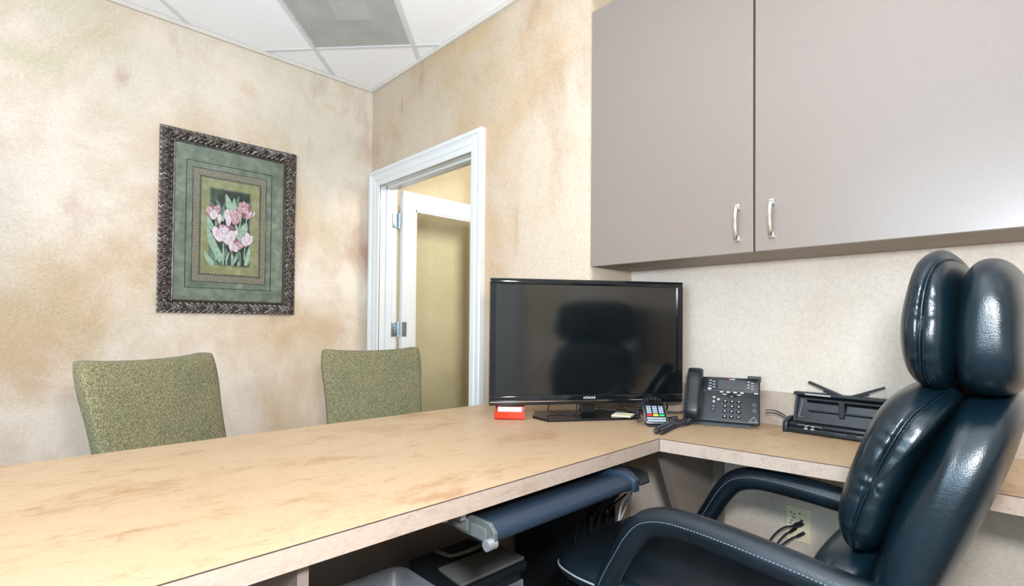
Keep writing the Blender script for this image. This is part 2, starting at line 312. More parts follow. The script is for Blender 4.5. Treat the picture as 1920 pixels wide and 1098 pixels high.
# window
wn = empty('window_1', 'white framed window letting daylight in', 'window', (-2.30, 0.15, 0.9)); wn['kind'] = 'structure'; O = (-2.30, 0.15, 0.9)
b = B(O); 
for y0, y1, z0, z1 in ((-0.90, -0.85, 0.9, 2.55), (1.15, 1.20, 0.9, 2.55), (-0.85, 1.15, 0.9, 0.95), (-0.85, 1.15, 2.50, 2.55), (0.13, 0.17, 0.95, 2.50)): b.box(-2.34, -2.28, y0, y1, z0, z1)
b.build('window_frame', 'white', wn)
b = B(O); b.box(-2.325, -2.321, -0.85, 0.13, 0.95, 2.50); b.build('pane', 'glass', wn)
b = B(O); b.box(-2.325, -2.321, 0.17, 1.15, 0.95, 2.50); b.build('pane', 'glass', wn)
b = B(O); b.box(-2.30, -2.20, -0.94, 1.24, 0.88, 0.9); b.build('window_sill', 'white', wn)
# ceiling: grid of lay-in tiles turned against the walls
RECT = [(-2.30, -1.70), (XD, -1.70), (XD, YL), (-2.30, YL)]
def clip(poly, rect):
    def side(p, a, b_): return (b_[0]-a[0])*(p[1]-a[1])-(b_[1]-a[1])*(p[0]-a[0])
    out = poly
    for i in range(len(rect)):
        a, b_ = rect[i], rect[(i+1) % len(rect)]; src = out; out = []
        for j in range(len(src)):
            p, q = src[j], src[(j+1) % len(src)]; sp, sq = side(p, a, b_), side(q, a, b_)
            if sp >= 0: out.append(p)
            if (sp >= 0) != (sq >= 0):
                t = sp/(sp-sq); out.append((p[0]+(q[0]-p[0])*t, p[1]+(q[1]-p[1])*t))
        if not out: return []
    return out
def parea(p): return 0.5*sum(p[i][0]*p[(i+1) % len(p)][1]-p[(i+1) % len(p)][0]*p[i][1] for i in range(len(p)))
b = B(); b.box(-2.45, 2.30, -1.85, YL+0.13, 2.98, 3.08)
cl = struct(b.build('ceiling', 'tile'), 'white suspended tile ceiling set at an angle to the walls', 'ceiling')
GA, GB = math.radians(-48.3), math.radians(46.0)
ug = Vector((math.cos(GA), math.sin(GA))); vg = Vector((math.cos(GB), math.sin(GB))); G0 = Vector((1.241, 3.001)); TS = 0.598; BW = 0.012
def gp(i, j): q = G0+ug*(i*TS)+vg*(j*TS); return (q.x, q.y)
def off(i0, i1, j0, j1): return [gp(i0, j0), gp(i1, j0), gp(i1, j1), gp(i0, j1)]
fill_cells = {(2, -4), (1, -7), (4, -6)}  # tile cells given added, unseen glowing panels as room fill
for i in range(-8, 12):
    for j in range(-12, 6):
        e = BW/TS
        poly = clip(off(i+e, i+1-e, j+e, j+1-e), RECT)
        if len(poly) < 3 or abs(parea(poly)) < 1e-4: continue
        if parea(poly) < 0: poly = poly[::-1]
        if (i, j) == (0, -1): continue
        if (i, j) in fill_cells:
            tf = empty('ceiling_fill_panel', {(2, -4): 'added unseen fill panel in the ceiling, nearest the wall cabinets', (1, -7): 'added unseen fill panel in the ceiling, over the left end of the desk', (4, -6): 'added unseen fill panel in the ceiling, nearest the rear wall'}[(i, j)], 'ceiling light', (*gp(i+.5, j+.5), HC), 0, 'added ceiling fill panels')
            b = B((*gp(i+.5, j+.5), HC)); b.prism(poly, HC+0.006, HC+0.05); b.build('fill_panel', 'lit', tf)
            continue
        b = B(); b.prism(poly, HC+0.004, HC+0.022); b.build('ceiling_tile', 'tile', cl)
for k in range(-12, 12):
    for d in (0, 1):
        e = BW/TS
        poly = clip(off(k-e, k+e, -14, 10) if d else off(-10, 14, k-e, k+e), RECT)
        if len(poly) < 3 or abs(parea(poly)) < 1e-3: continue
        if parea(poly) < 0: poly = poly[::-1]
        b = B(); b.prism(poly, HC+0.0003*d, HC+0.0035); b.build('grid_bar', 'grid', cl)
b = B(); b.box(XD, XB, -1.70, YC, HC, HC+0.02); b.build('ceiling_tile', 'tile', cl)
# return air grille
gc = gp(0.5, -0.5); O = (gc[0], gc[1], HC)
gr = empty('ceiling_vent', 'grey perforated return air panel in the ceiling grid', 'air vent', O)
verts, faces = [], []; NG = 68; e = BW/TS
def gq(a, c, z): q = gp(e+(1-2*e)*a, -1+e+(1-2*e)*c); return (q[0]-O[0], q[1]-O[1], z)
for a in range(NG+1):
    for c in range(NG+1): verts.append(gq(a/NG, c/NG, 0.004))
for a in range(NG):
    for c in range(NG):
        v00, v10, v11, v01 = a*(NG+1)+c, (a+1)*(NG+1)+c, (a+1)*(NG+1)+c+1, a*(NG+1)+c+1
        if a in (0, NG-1) or c in (0, NG-1): faces.append((v00, v10, v11, v01)); continue
        h = len(verts); r = 0.37
        for da, dc in ((-r, 0), (0, -r), (r, 0), (0, r)): verts.append(gq((a+.5+da)/NG, (c+.5+dc)/NG, 0.004))
        faces += [(v00, v10, h+1), (v10, v11, h+2), (v11, v01, h+3), (v01, v00, h), (v00, h+1, h), (v10, h+2, h+1), (v11, h+3, h+2), (v01, h, h+3)]
me = bpy.data.meshes.new('perforated_face'); me.from_pydata(verts, [], faces); link('perforated_face', me, 'perf', gr)
b = B(O)
pp = off(e, 1-e, -1+e, -e)
if parea(pp) < 0: pp = pp[::-1]
b.prism(pp, HC+0.10, HC+0.11)
for i in range(4):
    p, q = Vector(pp[i]), Vector(pp[(i+1) % 4]); c = Vector(gc); p2 = c+(p-c)*0.985; q2 = c+(q-c)*0.985
    b.prism([tuple(p), tuple(q), tuple(q2), tuple(p2)], HC+0.006, HC+0.10)
b.build('plenum_box', 'plenum', gr)
b = B(O); pc = off(0.36, 0.68, -0.62, -0.34)
pc = pc if parea(pc) > 0 else pc[::-1]
b.prism(pc, HC+0.045, HC+0.10); b.build('duct_collar', 'collar', gr, label='pale square duct collar seen through the perforations')
# wall angles under the ceiling
b = B(); b.box(-2.30, XD, YL-0.016, YL, HC-0.020, HC+0.002); struct(b.build('trim_1', 'angle'), 'thin metal edge trim between left wall and ceiling', 'ceiling trim')
b = B(); b.box(XD-0.016, XD, YC, YL-0.016, HC-0.020, HC+0.002); struct(b.build('trim_2', 'angle'), 'thin metal edge trim between doorway wall and ceiling', 'ceiling trim')
b = B(); b.box(-2.30, XD-0.09, YL-0.014, YL, 0, 0.10, 0.003); struct(b.build('baseboard_left', 'white'), 'white baseboard along the left wall', 'baseboard')
# hall beyond the door
b = B(); b.box(1.886, 2.765, 3.40, 3.52, 0, 3.0); struct(b.build('wall_hall_back', 'wall_hall'), 'olive tan plaster wall seen through the open doorway', 'wall')
b = B(); b.box(2.765, 4.2, 3.62, 3.74, 0, 3.0); b.box(2.765, 2.85, 3.40, 3.62, 0, 3.0); b.box(4.2, 4.3, YC+0.14, 3.74, 0, 3.0); b.box(XB+0.12, 4.3, YC+0.02, YC+0.14, 0, 3.0)
struct(b.build('wall_hall_side', 'wall_hall'), 'shaded plaster wall deeper in the hall past the corner', 'wall')
b = B(); b.box(1.886, 4.3, YC, 3.74, -0.12, 0.0); struct(b.build('floor_hall', 'carpet'), 'brown carpet in the hall', 'floor')
b = B(); b.box(1.886, 4.3, YC, 3.74, 2.74, 2.80); struct(b.build('ceiling_hall', 'tile'), 'white hall ceiling beyond the door', 'ceiling')
# ------------------------------------------------------------------ doorway trim with moulded casing
Y0, Y1, ZT = 2.14, 3.12, 2.035
dt = empty('trim_3', 'white moulded door casing and jamb around the doorway', 'door trim', (XD, (Y0+Y1)/2, 0)); dt['kind'] = 'structure'; O = (XD, (Y0+Y1)/2, 0)
prof = [(0, 0), (0, 0.014), (0.006, 0.017), (0.030, 0.019), (0.036, 0.024), (0.046, 0.024), (0.050, 0.019), (0.060, 0.020), (0.074, 0.026), (0.082, 0.034), (0.098, 0.036), (0.104, 0.030), (0.104, 0)]
def casing(kind):
    b = B(O); rings = []
    if kind == 'right': ends = [lambda u: (Y0-u, 0), lambda u: (Y0-u, ZT+u)]
    elif kind == 'left': ends = [lambda u: (Y1+u, 0), lambda u: (Y1+u, ZT+u)]
    else: ends = [lambda u: (Y0-u, ZT+u), lambda u: (Y1+u, ZT+u)]
    for g in ends: rings.append([b.bm.verts.new((XD-d, *g(u))) for u, d in prof])
    k = len(prof)
    for i in range(k-1): b.bm.faces.new((rings[0][i], rings[0][i+1], rings[1][i+1], rings[1][i]))
    bmesh.ops.recalc_face_normals(b.bm, faces=b.bm.faces); return b.build('casing', 'white', dt)
for k in ('right', 'left', 'top'): casing(k)
b = B(O); b.box(XD-0.004, XD+0.134, Y0-0.025, Y0, 0, ZT+0.02); b.build('jamb', 'white', dt)
b = B(O); b.box(XD-0.004, XD+0.134, Y1, Y1+0.026, 0, ZT+0.02); b.build('jamb', 'white', dt)
b = B(O); b.box(XD-0.004, XD+0.134, Y0, Y1, ZT, ZT+0.02); b.build('head_jamb', 'white', dt)
b = B(O); b.box(XD+0.045, XD+0.085, Y0, Y0+0.012, 0, ZT); b.box(XD+0.045, XD+0.085, Y1-0.012, Y1, 0, ZT); b.box(XD+0.045, XD+0.085, Y0, Y1, ZT-0.012, ZT); b.build('door_stop', 'white', dt)
# door leaf, standing open at a right angle
X0, X1, ya, yb = 1.905, 2.765, 3.075, 3.112
O = (X0, yb, 0); dr = empty('door_1', 'white framed glass door standing open beyond the doorway', 'door', O); dr['kind'] = 'structure'
b = B(O); b.box(X0, X0+0.105, ya, yb, 0.012, 2.025, 0.002); b.build('stile', 'white', dr)
b = B(O); b.box(X1-0.105, X1, ya, yb, 0.012, 2.025, 0.002); b.build('stile', 'white', dr)
b = B(O); b.box(X0+0.105, X1-0.105, ya, yb, 1.905, 2.025); b.build('top_rail', 'white', dr)
b = B(O); b.box(X0+0.105, X1-0.105, ya, yb, 0.012, 0.25); b.build('bottom_rail', 'white', dr)
b = B(O); b.box(X0+0.10, X1-0.10, 3.090, 3.096, 0.24, 1.91); b.build('glass_pane', 'glass', dr)
b = B(O)
for a in ((X0+0.105, X0+0.117, 0.25, 1.905), (X1-0.117, X1-0.105, 0.25, 1.905), (X0+0.105, X1-0.105, 1.893, 1.905), (X0+0.105, X1-0.105, 0.25, 0.262)): b.box(a[0], a[1], ya+0.006, ya+0.016, a[2], a[3])
b.build('glazing_bead', 'white', dr)
for zc in (1.815, 1.066, 0.25):
    b = B(O); b.box(1.848, 1.889, 3.113, 3.1195, zc-0.05, zc+0.05, 0.0015); b.box(1.906, 1.942, ya-0.0025, ya+0.001, zc-0.05, zc+0.05)
    b.box(1.884, 1.907, 3.104, 3.108, zc-0.05, zc+0.05); b.cyl((1.893, 3.100, zc-0.052), 0.006, 0.104, 12)
    h = b.build('hinge', 'nickel', dr, angle=40)
    b = B(O)
    for dz in (-0.036, -0.012, 0.012, 0.036):
        b.cyl((1.862+0.010*(dz > 0), 3.1105, zc+dz), 0.0032, 0.003, 8, axis='y'); b.cyl((1.922+0.008*(dz > 0), ya-0.0042, zc+dz), 0.0032, 0.003, 8, axis='y')
    b.build('screw', 'black', h)
b = B(O); b.cyl((2.70, ya-0.008, 0.957), 0.028, 0.008, 20, axis='y'); b.cyl((2.70, ya-0.05, 0.957), 0.009, 0.045, 12, axis='y')
b.tube(catmull([(2.70, ya-0.05, 0.957), (2.665, ya-0.053, 0.966), (2.63, ya-0.053, 0.960), (2.595, ya-0.05, 0.948), (2.565, ya-0.048, 0.949), (2.545, ya-0.047, 0.957)], 5), 0.0062, 8)
b.build('lever_handle', 'bronze', dr, smooth=True)

# ------------------------------------------------------------------ wall cabinets
def cabinet(y0, y1, hy, label):
    O = (XB, (y0+y1)/2, 1.36); t = empty('wall_cabinet', label, 'cabinet', O, 0, 'grey wall cabinets'); z0, z1 = 1.358, 2.45
    b = B(O); x0 = XD+0.022
    b.box(x0, XB-0.001, y0, y0+0.018, z0, z1); b.box(x0, XB-0.001, y1-0.018, y1, z0, z1); b.box(x0, XB-0.001, y0+0.018, y1-0.018, z0, z0+0.018)
    b.box(x0, XB-0.001, y0+0.018, y1-0.018, z1-0.018, z1); b.box(XB-0.01, XB-0.001, y0+0.018, y1-0.018, z0+0.018, z1-0.018); b.build('carcass', 'carcass', t)
    b = B(O); b.box(XD, XD+0.019, y0+0.0025, y1-0.0025, z0-0.002, z1, 0.0012, 2); d = b.build('door', 'grey', t)
    b = B(O); zc = 1.457
    pts = [(XD, hy, zc-0.054), (XD-0.016, hy, zc-0.055), (XD-0.024, hy, zc-0.040), (XD-0.029, hy, zc), (XD-0.024, hy, zc+0.040), (XD-0.016, hy, zc+0.055), (XD, hy, zc+0.054)]
    pts = catmull(pts, 6); rings = []
    for i, p in enumerate(pts):
        t_ = (pts[min(i+1, len(pts)-1)]-pts[max(i-1, 0)]).normalized(); bi = Vector((0, 1, 0)); nn = bi.cross(t_)
        rings.append([b.bm.verts.new(p+bi*(0.0062*math.cos(a))+nn*(0.0032*math.sin(a))) for a in [2*PI*q/12 for q in range(12)]])
    for a, c in zip(rings, rings[1:]):
        for q in range(12): b.bm.faces.new((a[q], a[(q+1) % 12], c[(q+1) % 12], c[q]))
    for zz in (-0.054, 0.054): b.box(XD-0.014, XD, hy-0.0085, hy+0.0085, zc+zz-0.009, zc+zz+0.009, 0.002)
    b.build('door_handle', 'chrome', d, smooth=True, label='chrome bow handle')
    return t
cabinet(0.671, 1.347, 0.722, 'grey laminate wall cabinet beside the rounded wall corner, above the television')
cabinet(-0.012, 0.669, 0.612, 'grey laminate wall cabinet above the scanner and the leather chair headrest')

# ------------------------------------------------------------------ desk
O = (0.6, 1.3, 0); dk = empty('desk', 'L-shaped stone-look laminate desk with a wing under the cabinets', 'desk', O)
ZB = 0.700
b = B(O)
top = [(-1.0, 0.853), (1.518, 0.879), (1.585, 0.37), (1.61, -0.75), (XB-0.02, -0.75), (XB-0.02, YC-0.002), (XD-0.001, YC-0.002), (XD-0.001, 1.790), (0.9, 1.812), (-1.0, 1.850)]
b.prism(top, ZB, CT-0.0012); b.build('worktop', 'top', dk)
b = B(O); b.prism([(-1.0, 0.853), (-1.0, 0.8515), (1.5165, 0.8775), (1.518, 0.879)], ZB-0.002, CT-0.0022)
b.build('edge_strip', 'edge', dk, label='speckled pinkish laminate front edge of the main desk')
b = B(O); b.prism([(1.518, 0.879), (1.5165, 0.8775), (1.5835, 0.3695), (1.6085, -0.75), (1.61, -0.75), (1.585, 0.37)], ZB-0.002, CT-0.0022)
b.build('edge_strip', 'edge', dk, label='speckled pinkish laminate front edge of the wing')
b = B(O); b.prism([(-1.0, 0.8530), (-1.0, 0.8512), (1.5163, 0.8772), (1.518, 0.879)], CT-0.0024, CT-0.0008); b.prism([(1.518, 0.879), (1.5163, 0.8772), (1.5832, 0.3692), (1.6083, -0.75), (1.61, -0.75), (1.585, 0.37)], CT-0.0024, CT-0.0008)
b.box(1.5150, 1.5166, 0.8762, 0.8776, ZB, CT-0.001); b.build('seam_line', 'dark_line', dk, label='thin dark joint line along the desk edges')
b = B(O); b.box(XB-0.020, XB, -0.75, YC-0.003, CT-0.04, 0.862, 0.0015); b.build('backsplash', 'edge', dk)
b = B(O); b.box(0.358, 0.378, 0.905, 1.60, 0.0, ZB); b.build('end_panel', 'grey', dk)
b = B(O); b.box(0.378, XD-0.002, 1.60, 1.62, 0.10, ZB); b.build('modesty_panel', 'grey', dk)
b = B(O); b.box(-0.95, -0.93, 0.905, 1.60, 0.0, ZB); b.build('end_panel', 'grey', dk)
b = B(O); b.prism([(1.640, ZB), (1.640, 0.693), (1.93, 0.12), (XB-0.001, 0.12), (XB-0.001, ZB)], 0.945, 0.973, axis='y'); b.build('support_bracket', 'grey', dk, label='slanted grey support panel under the wing')
b = B(O); b.box(XB-0.022, XB-0.001, 0.905, 0.945, 0.06, ZB); b.build('wall_cleat', 'grey', dk)
b = B(O); b.prism([(1.640, ZB), (1.640, 0.693), (1.93, 0.12), (XB-0.001, 0.12), (XB-0.001, ZB)], -0.60, -0.58, axis='y'); b.build('support_bracket', 'grey', dk)

# ------------------------------------------------------------------ keyboard tray
O = (1.0, 0.93, ZB); kt = empty('keyboard_tray', 'dark slate pull-out keyboard tray hung under the desk edge', 'keyboard tray', O)
b = B(O); pr = [(0.815, 0.652), (0.818, 0.643), (0.828, 0.637), (0.845, 0.640), (0.95, 0.646), (1.06, 0.646), (1.06, 0.652), (0.96, 0.655), (0.90, 0.668), (0.86, 0.675), (0.83, 0.673), (0.818, 0.665)]
b.prism(pr, 0.745, 1.262, axis='x'); b.build('tray_board', 'navy', kt, angle=50)
b = B(O); b.prism([(0.812, 0.634), (0.812, 0.664), (0.83, 0.680), (0.90, 0.680), (1.02, 0.680), (1.02, 0.640)], 0.735, 0.745, axis='x', bev=0.001); b.build('end_plate', 'bracket', kt)
b = B(O); b.box(0.729, 0.735, 0.835, 0.885, 0.642, 0.668, 0.001); b.box(0.731, 0.735, 0.90, 1.0, 0.645, 0.672); b.build('slide_catch', 'tray', kt)
b = B(O); b.cyl((0.720, 0.822, 0.640), 0.012, 0.025, 20, axis='x'); b.build('locking_knob', 'silver', kt, angle=40)
b = B(O); b.prism([(0.806, 0.636), (0.806, 0.668), (0.825, 0.684), (0.90, 0.686), (0.97, 0.668), (0.97, 0.64)], 1.262, 1.285, axis='x', bev=0.002); b.build('end_cap', 'navy', kt, angle=40)
b = B(O); b.prism([(1.285, 0.80), (1.33, 0.80), (1.40, 0.85), (1.41, 0.91), (1.37, 0.99), (1.285, 0.99)], 0.652, 0.660, bev=0.0015); b.build('mouse_platform', 'black', kt)
b = B(O); b.sph((1.31, 0.90, 0.661), 0.045, 0.055, 0.020); b.build('palm_rest', 'navy', kt, smooth=True)
for x in (0.715, 1.275):
    b = B(O); b.box(x, x+0.014, 0.90, 1.45, 0.672, 0.698); b.box(x-0.010, x+0.0, 0.95, 1.10, 0.655, 0.700); b.build('slide_rail', 'silver' if x < 1 else 'tray', kt)

# ------------------------------------------------------------------ television
tc = Vector((1.6455, 1.2675)); TR = math.atan2(1.039-1.496, 1.974-1.317)+math.radians(1.5)
tv = empty('television', 'flat black television on its stand at the desk corner', 'television', (tc.x, tc.y, CT), TR)
W2, TZ0, TZ1 = 0.400, 0.055, 0.546
def ringbox(b, x0, x1, z0, z1, t, tb, y0, y1, bev=0.002):
    b.box(x0, x1, y0, y1, z1-t, z1, bev); b.box(x0, x1, y0, y1, z0, z0+tb, bev); b.box(x0, x0+t, y0, y1, z0+tb, z1-t); b.box(x1-t, x1, y0, y1, z0+tb, z1-t)
b = B(); ringbox(b, -W2, W2, TZ0, TZ1, 0.022, 0.036, -0.014, 0.010, 0.0025); b.build('bezel', 'blackg', tv, angle=40)
b = B(); b.box(-W2+0.021, W2-0.021, -0.007, 0.005, TZ0+0.035, TZ1-0.021); b.build('screen', 'screen', tv)
b = B(); b.box(-W2+0.002, W2-0.002, 0.010, 0.022, TZ0+0.003, TZ1-0.003, 0.003); b.box(-0.28, 0.28, 0.022, 0.055, TZ0+0.03, TZ1-0.12, 0.012); b.build('back_shell', 'black', tv)
b = B(); b.box(-W2+0.002, W2-0.002, -0.0165, -0.0138, TZ0+0.0125, TZ0+0.0155); b.build('trim_line', 'chrome', tv, label='thin silver line along the lower bezel')
b = B(); b.box(-0.030, 0.030, 0.000, 0.030, 0.008, 0.10, 0.004); b.build('stand_neck', 'blackg', tv)
b = B(); b.prism([(-0.185, -0.075), (0.185, -0.075), (0.225, 0.01), (0.19, 0.125), (-0.19, 0.125), (-0.225, 0.01)], 0.0, 0.009, bev=0.002); b.build('stand_base', 'blackg', tv)
text('brand_lettering', 'HITACHI', 0.0125, 'whitep', tv, (1, 0, 0), (0, 0, 1), (0.0, -0.0142, TZ0+0.0245), 0.0002)
# notes left on the stand foot
nd = Vector((math.cos(TR), math.sin(TR)))
b = B(); 
for k in range(3): b.box(-0.038, 0.038, -0.038, 0.038, 0.0015*k, 0.0015*k+0.0013)
o = b.build('sticky_notes', 'note'); o.location = (1.742, 1.168, CT+0.0095); o.rotation_euler = (0, 0, 0.35)
o['label'] = 'small pad of pale yellow notes on the television foot'; o['category'] = 'notes'

# ------------------------------------------------------------------ card holder
ch = empty('card_holder', 'orange-red acrylic business card holder on the desk', 'card holder', (1.389, 1.452, CT), -0.80)
b = B(); b.box(-0.055, 0.055, -0.020, -0.016, 0, 0.030, 0.0008); b.build('front_wall', 'redacr', ch)
b = B(); b.prism([(-0.020, 0.0), (0.030, 0.0), (0.030, 0.006), (-0.020, 0.006)], -0.055, 0.055, axis='x', bev=0.0008); b.build('floor_plate', 'redacr', ch)
b = B(); b.prism([(0.018, 0.0), (0.024, 0.0), (0.040, 0.058), (0.034, 0.058)], -0.058, 0.058, axis='x', bev=0.0008); b.build('back_wall', 'redacr', ch)
for x in (-0.058, 0.055):
    b = B(); b.prism([(-0.020, 0), (0.024, 0), (0.030, 0.03), (-0.020, 0.028)], x, x+0.003, axis='x'); b.build('side_wall', 'redacr', ch)
bc = empty('business_cards', 'white business cards standing in the red holder', 'cards', (1.389, 1.452, CT+0.006), -0.80)
for k in range(5):
    b = B(); y = -0.012+0.0035*k; b.prism([(y, 0.0), (y+0.0008, 0.0), (y+0.0098, 0.040-0.001*k), (y+0.009, 0.040-0.001*k)], -0.046, 0.046, axis='x'); b.build('card', 'card', bc)
b = B(); b.box(-0.030, -0.0265, -0.0045, -0.0042, 0.0275, 0.036); b.box(-0.0225, -0.016, -0.004, -0.0037, 0.0335, 0.035); b.build('printed_mark', 'black', bc)

# ------------------------------------------------------------------ desk phone
ph = empty('desk_phone', 'black office desk phone with a handset and a screen', 'telephone', (1.8605, 0.8295, CT), math.atan2(-0.247, 0.089))
TL = math.radians(56); ct_, st_ = math.cos(TL), math.sin(TL)
def F(u, v, wv=0.0): return Vector((u, 0.004+v*ct_-wv*st_, 0.018+v*st_+wv*ct_))    # on the phone's sloping face
FM = Matrix(((1, 0, 0, 0), (0, ct_, -st_, 0.004), (0, st_, ct_, 0.018), (0, 0, 0, 1)))
W = 0.131
b = B(); b.box(-W, W, 0, 0.185, -0.016, 0.0, 0.005, 3); b.xf(FM); b.build('body', 'black', ph, angle=40)
b = B(); b.prism([(0.010, 0.0), (0.13, 0.0), (0.075, 0.125)], -W+0.03, W-0.03, axis='x'); b.build('stand_foot', 'black', ph)
b = B(); b.box(-W+0.078, W-0.004, 0.122, 0.182, 0, 0.004, 0.0015); b.xf(FM); b.build('screen_surround', 'blackg', ph)
b = B(); b.box(-0.012, 0.078, 0.130, 0.170, 0.004, 0.0052); b.xf(FM); b.build('screen', 'lcd', ph)
b = B(); b.box(-W+0.009, -W+0.064, 0.002, 0.178, 0.0, 0.006, 0.003); b.xf(FM); b.build('handset_cradle', 'black', ph, angle=40)
# handset
hs = B(); sec = []
for v, wv, hw, th in [(-0.006, 0.014, 0.020, 0.010), (0.0, 0.022, 0.026, 0.018), (0.02, 0.030, 0.028, 0.023), (0.05, 0.036, 0.0255, 0.014), (0.095, 0.039, 0.0245, 0.012), (0.14, 0.036, 0.026, 0.014), (0.17, 0.031, 0.029, 0.023), (0.197, 0.023, 0.028, 0.019), (0.204, 0.016, 0.022, 0.010)]:
    ring = []
    for q in range(20):
        a = 2*PI*q/20; ca, sa = math.cos(a), math.sin(a)
        x = hw*math.copysign(abs(ca)**0.55, ca); z = th*math.copysign(abs(sa)**0.7, sa)
        ring.append(hs.bm.verts.new((-W+0.036+x, v, wv+z)))
    sec.append(ring)
for a, c in zip(sec, sec[1:]):
    for q in range(20): hs.bm.faces.new((a[q], a[(q+1) % 20], c[(q+1) % 20], c[q]))
hs.bm.faces.new(sec[0]); hs.bm.faces.new(sec[-1][::-1]); bmesh.ops.recalc_face_normals(hs.bm, faces=hs.bm.faces)
hs.xf(FM); hs.build('handset', 'black', ph, smooth=True)
def keyobj(u, v, ru, rv, mat='silver', nm='key', h=0.003, ellip=True):
    b = B()
    if ellip: b.sph((u, v, 0.0), ru, rv, h, 12, 6)
    else: b.box(u-ru, u+ru, v-rv, v+rv, 0.0, h, 0.0006)
    b.xf(FM); return b.build(nm, mat, ph, smooth=ellip)
for r in range(4):
    for c in range(3):
        k = keyobj(0.018+c*0.0235-0.004, 0.082-r*0.0205, 0.0080, 0.0062, 'black', 'dial_key', 0.005)
        b = B(); b.box(0.018+c*0.0235-0.0062, 0.018+c*0.0235-0.0015, 0.082-r*0.0205-0.0016, 0.082-r*0.0205+0.0016, 0.0046, 0.0053); b.xf(FM); b.build('printed_digit', 'whitep', k)
for i, (u, v) in enumerate([(-0.026, 0.098), (-0.010, 0.090), (-0.026, 0.080)]):
    keyobj(u, v, 0.0065, 0.0055, 'silver', 'function_key')
b = B(); b.box(-0.033, -0.019, 0.040, 0.064, 0, 0.003, 0.0012); b.xf(FM); b.build('volume_key', 'black', ph)
b = B(); b.box(-0.0285, -0.0235, 0.058, 0.0592, 0.003, 0.0034); b.box(-0.0266, -0.0254, 0.056, 0.061, 0.003, 0.0034); b.box(-0.0285, -0.0235, 0.046, 0.0472, 0.003, 0.0034); b.xf(FM); b.build('printed_signs', 'whitep', ph)
keyobj(0.035, 0.107, 0.015, 0.012, 'black', 'navigation_key', 0.0045)
for u in (0.010, 0.061): keyobj(u, 0.106, 0.0085, 0.005, 'black', 'soft_key'); keyobj(u, 0.112, 0.007, 0.0012, 'whitep', 'key_light', 0.001, False)
for i in range(4): keyobj(0.000+i*0.0235, 0.120, 0.006, 0.0018, 'silver', 'soft_key', 0.0045, False)
for s_i, us in ((0, (-0.041, -0.028)), (1, (0.092, 0.105))):
    for j, u in enumerate(us):
        for r in range(3):
            b = B(); b.box(u-0.004, u+0.004, 0.166-r*0.012-j*0.004-0.0014, 0.166-r*0.012-j*0.004+0.0014, 0.004, 0.0052); b.xf(FM); b.build('line_key', 'bluek', ph)
for v in (0.075, 0.052):
    b = B(); b.tube([(0.113+0.0055*math.cos(t), v+0.0055*math.sin(t), 0.001) for t in [2*PI*q/16 for q in range(17)]], 0.0008, 5, False); b.xf(FM); b.build('round_key', 'silver', ph)
b = B(); b.box(-W+0.082, -W+0.094, 0.127, 0.134, 0.004, 0.0046); b.xf(FM); b.build('printed_badge', 'silver', ph)
b = B(); b.box(W-0.020, W-0.006, 0.118, 0.121, 0.004, 0.0046); b.xf(FM); b.build('printed_badge', 'silver', ph)
b = B(); b.tri([F(W-0.038, 0.006, 0.0006), F(W-0.006, 0.006, 0.0006), F(W-0.020, 0.030, 0.0006)]); b.build('corner_badge', 'bracket', ph)
b = B(); b.tri([F(W-0.033, 0.009, 0.0009), F(W-0.010, 0.009, 0.0009), F(W-0.020, 0.026, 0.0009)]); b.build('corner_badge', 'black', ph)
text('brand_lettering', 'poly', 0.010, 'whitep', ph, (1, 0, 0), (0, ct_, st_), F(0.037, 0.1755, 0.0043), 0.0001)
b = B(); b.sph((0.024, 0.1755, 0.0042), 0.0028, 0.0024, 0.0006, 10, 6); b.xf(FM); b.build('red_mark', 'red', ph)
# folding support arm sticking up behind the phone
b = B(); b.box(0.088, 0.134, 0.118, 0.134, 0.158, 0.178, 0.002); b.box(0.098, 0.124, 0.112, 0.122, 0.135, 0.16, 0.001); b.build('camera_module', 'black', ph)
# coiled handset cord
def coil(path, r, wr, turns, n=6, seg=10):
    pts = catmull(path, 24); ln = [0]
    for a, c in zip(pts, pts[1:]): ln.append(ln[-1]+(c-a).length)
    out = []; K = turns*seg; j = 0; T = ln[-1]
    nn = Vector((0, 0, 1))
    for i in range(K+1):
        s = T*i/K
        while j < len(ln)-2 and ln[j+1] < s: j += 1
        q = (s-ln[j])/max(1e-9, ln[j+1]-ln[j]); p = pts[j].lerp(pts[j+1], q); t = (pts[j+1]-pts[j]).normalized()
        nn = (nn-t*nn.dot(t)).normalized(); bb = t.cross(nn); a = 2*PI*i/seg
        out.append(p+(nn*math.cos(a)+bb*math.sin(a))*r)
    return out
def cord(name, label, cat, strands, O=None):
    b = B(O or (0, 0, 0))
    for pts, r, n in strands: b.tube(pts, r, n)
    o = b.build(name, strands and 'coil', None, smooth=True); o['label'] = label; o['category'] = cat; return o
z = CT+0.0105
O = (1.70, 0.90, CT)
cord('phone_cord', 'black coiled cord looping from the phone handset to the desk corner', 'cord', [
    (coil([(1.838, 0.942, z+0.012), (1.800, 0.940, z), (1.752, 0.948, z), (1.700, 0.946, z), (1.640, 0.936, z), (1.585, 0.925, z), (1.560, 0.915, z)], 0.0092, 0.002, 19), 0.0020, 7),
    (coil([(1.560, 0.900, z), (1.60, 0.905, z), (1.66, 0.918, z), (1.72, 0.926, z), (1.770, 0.915, z+0.002), (1.81, 0.92, z+0.004), (1.835, 0.935, z+0.008)], 0.0092, 0.002, 18), 0.0020, 7)], O)
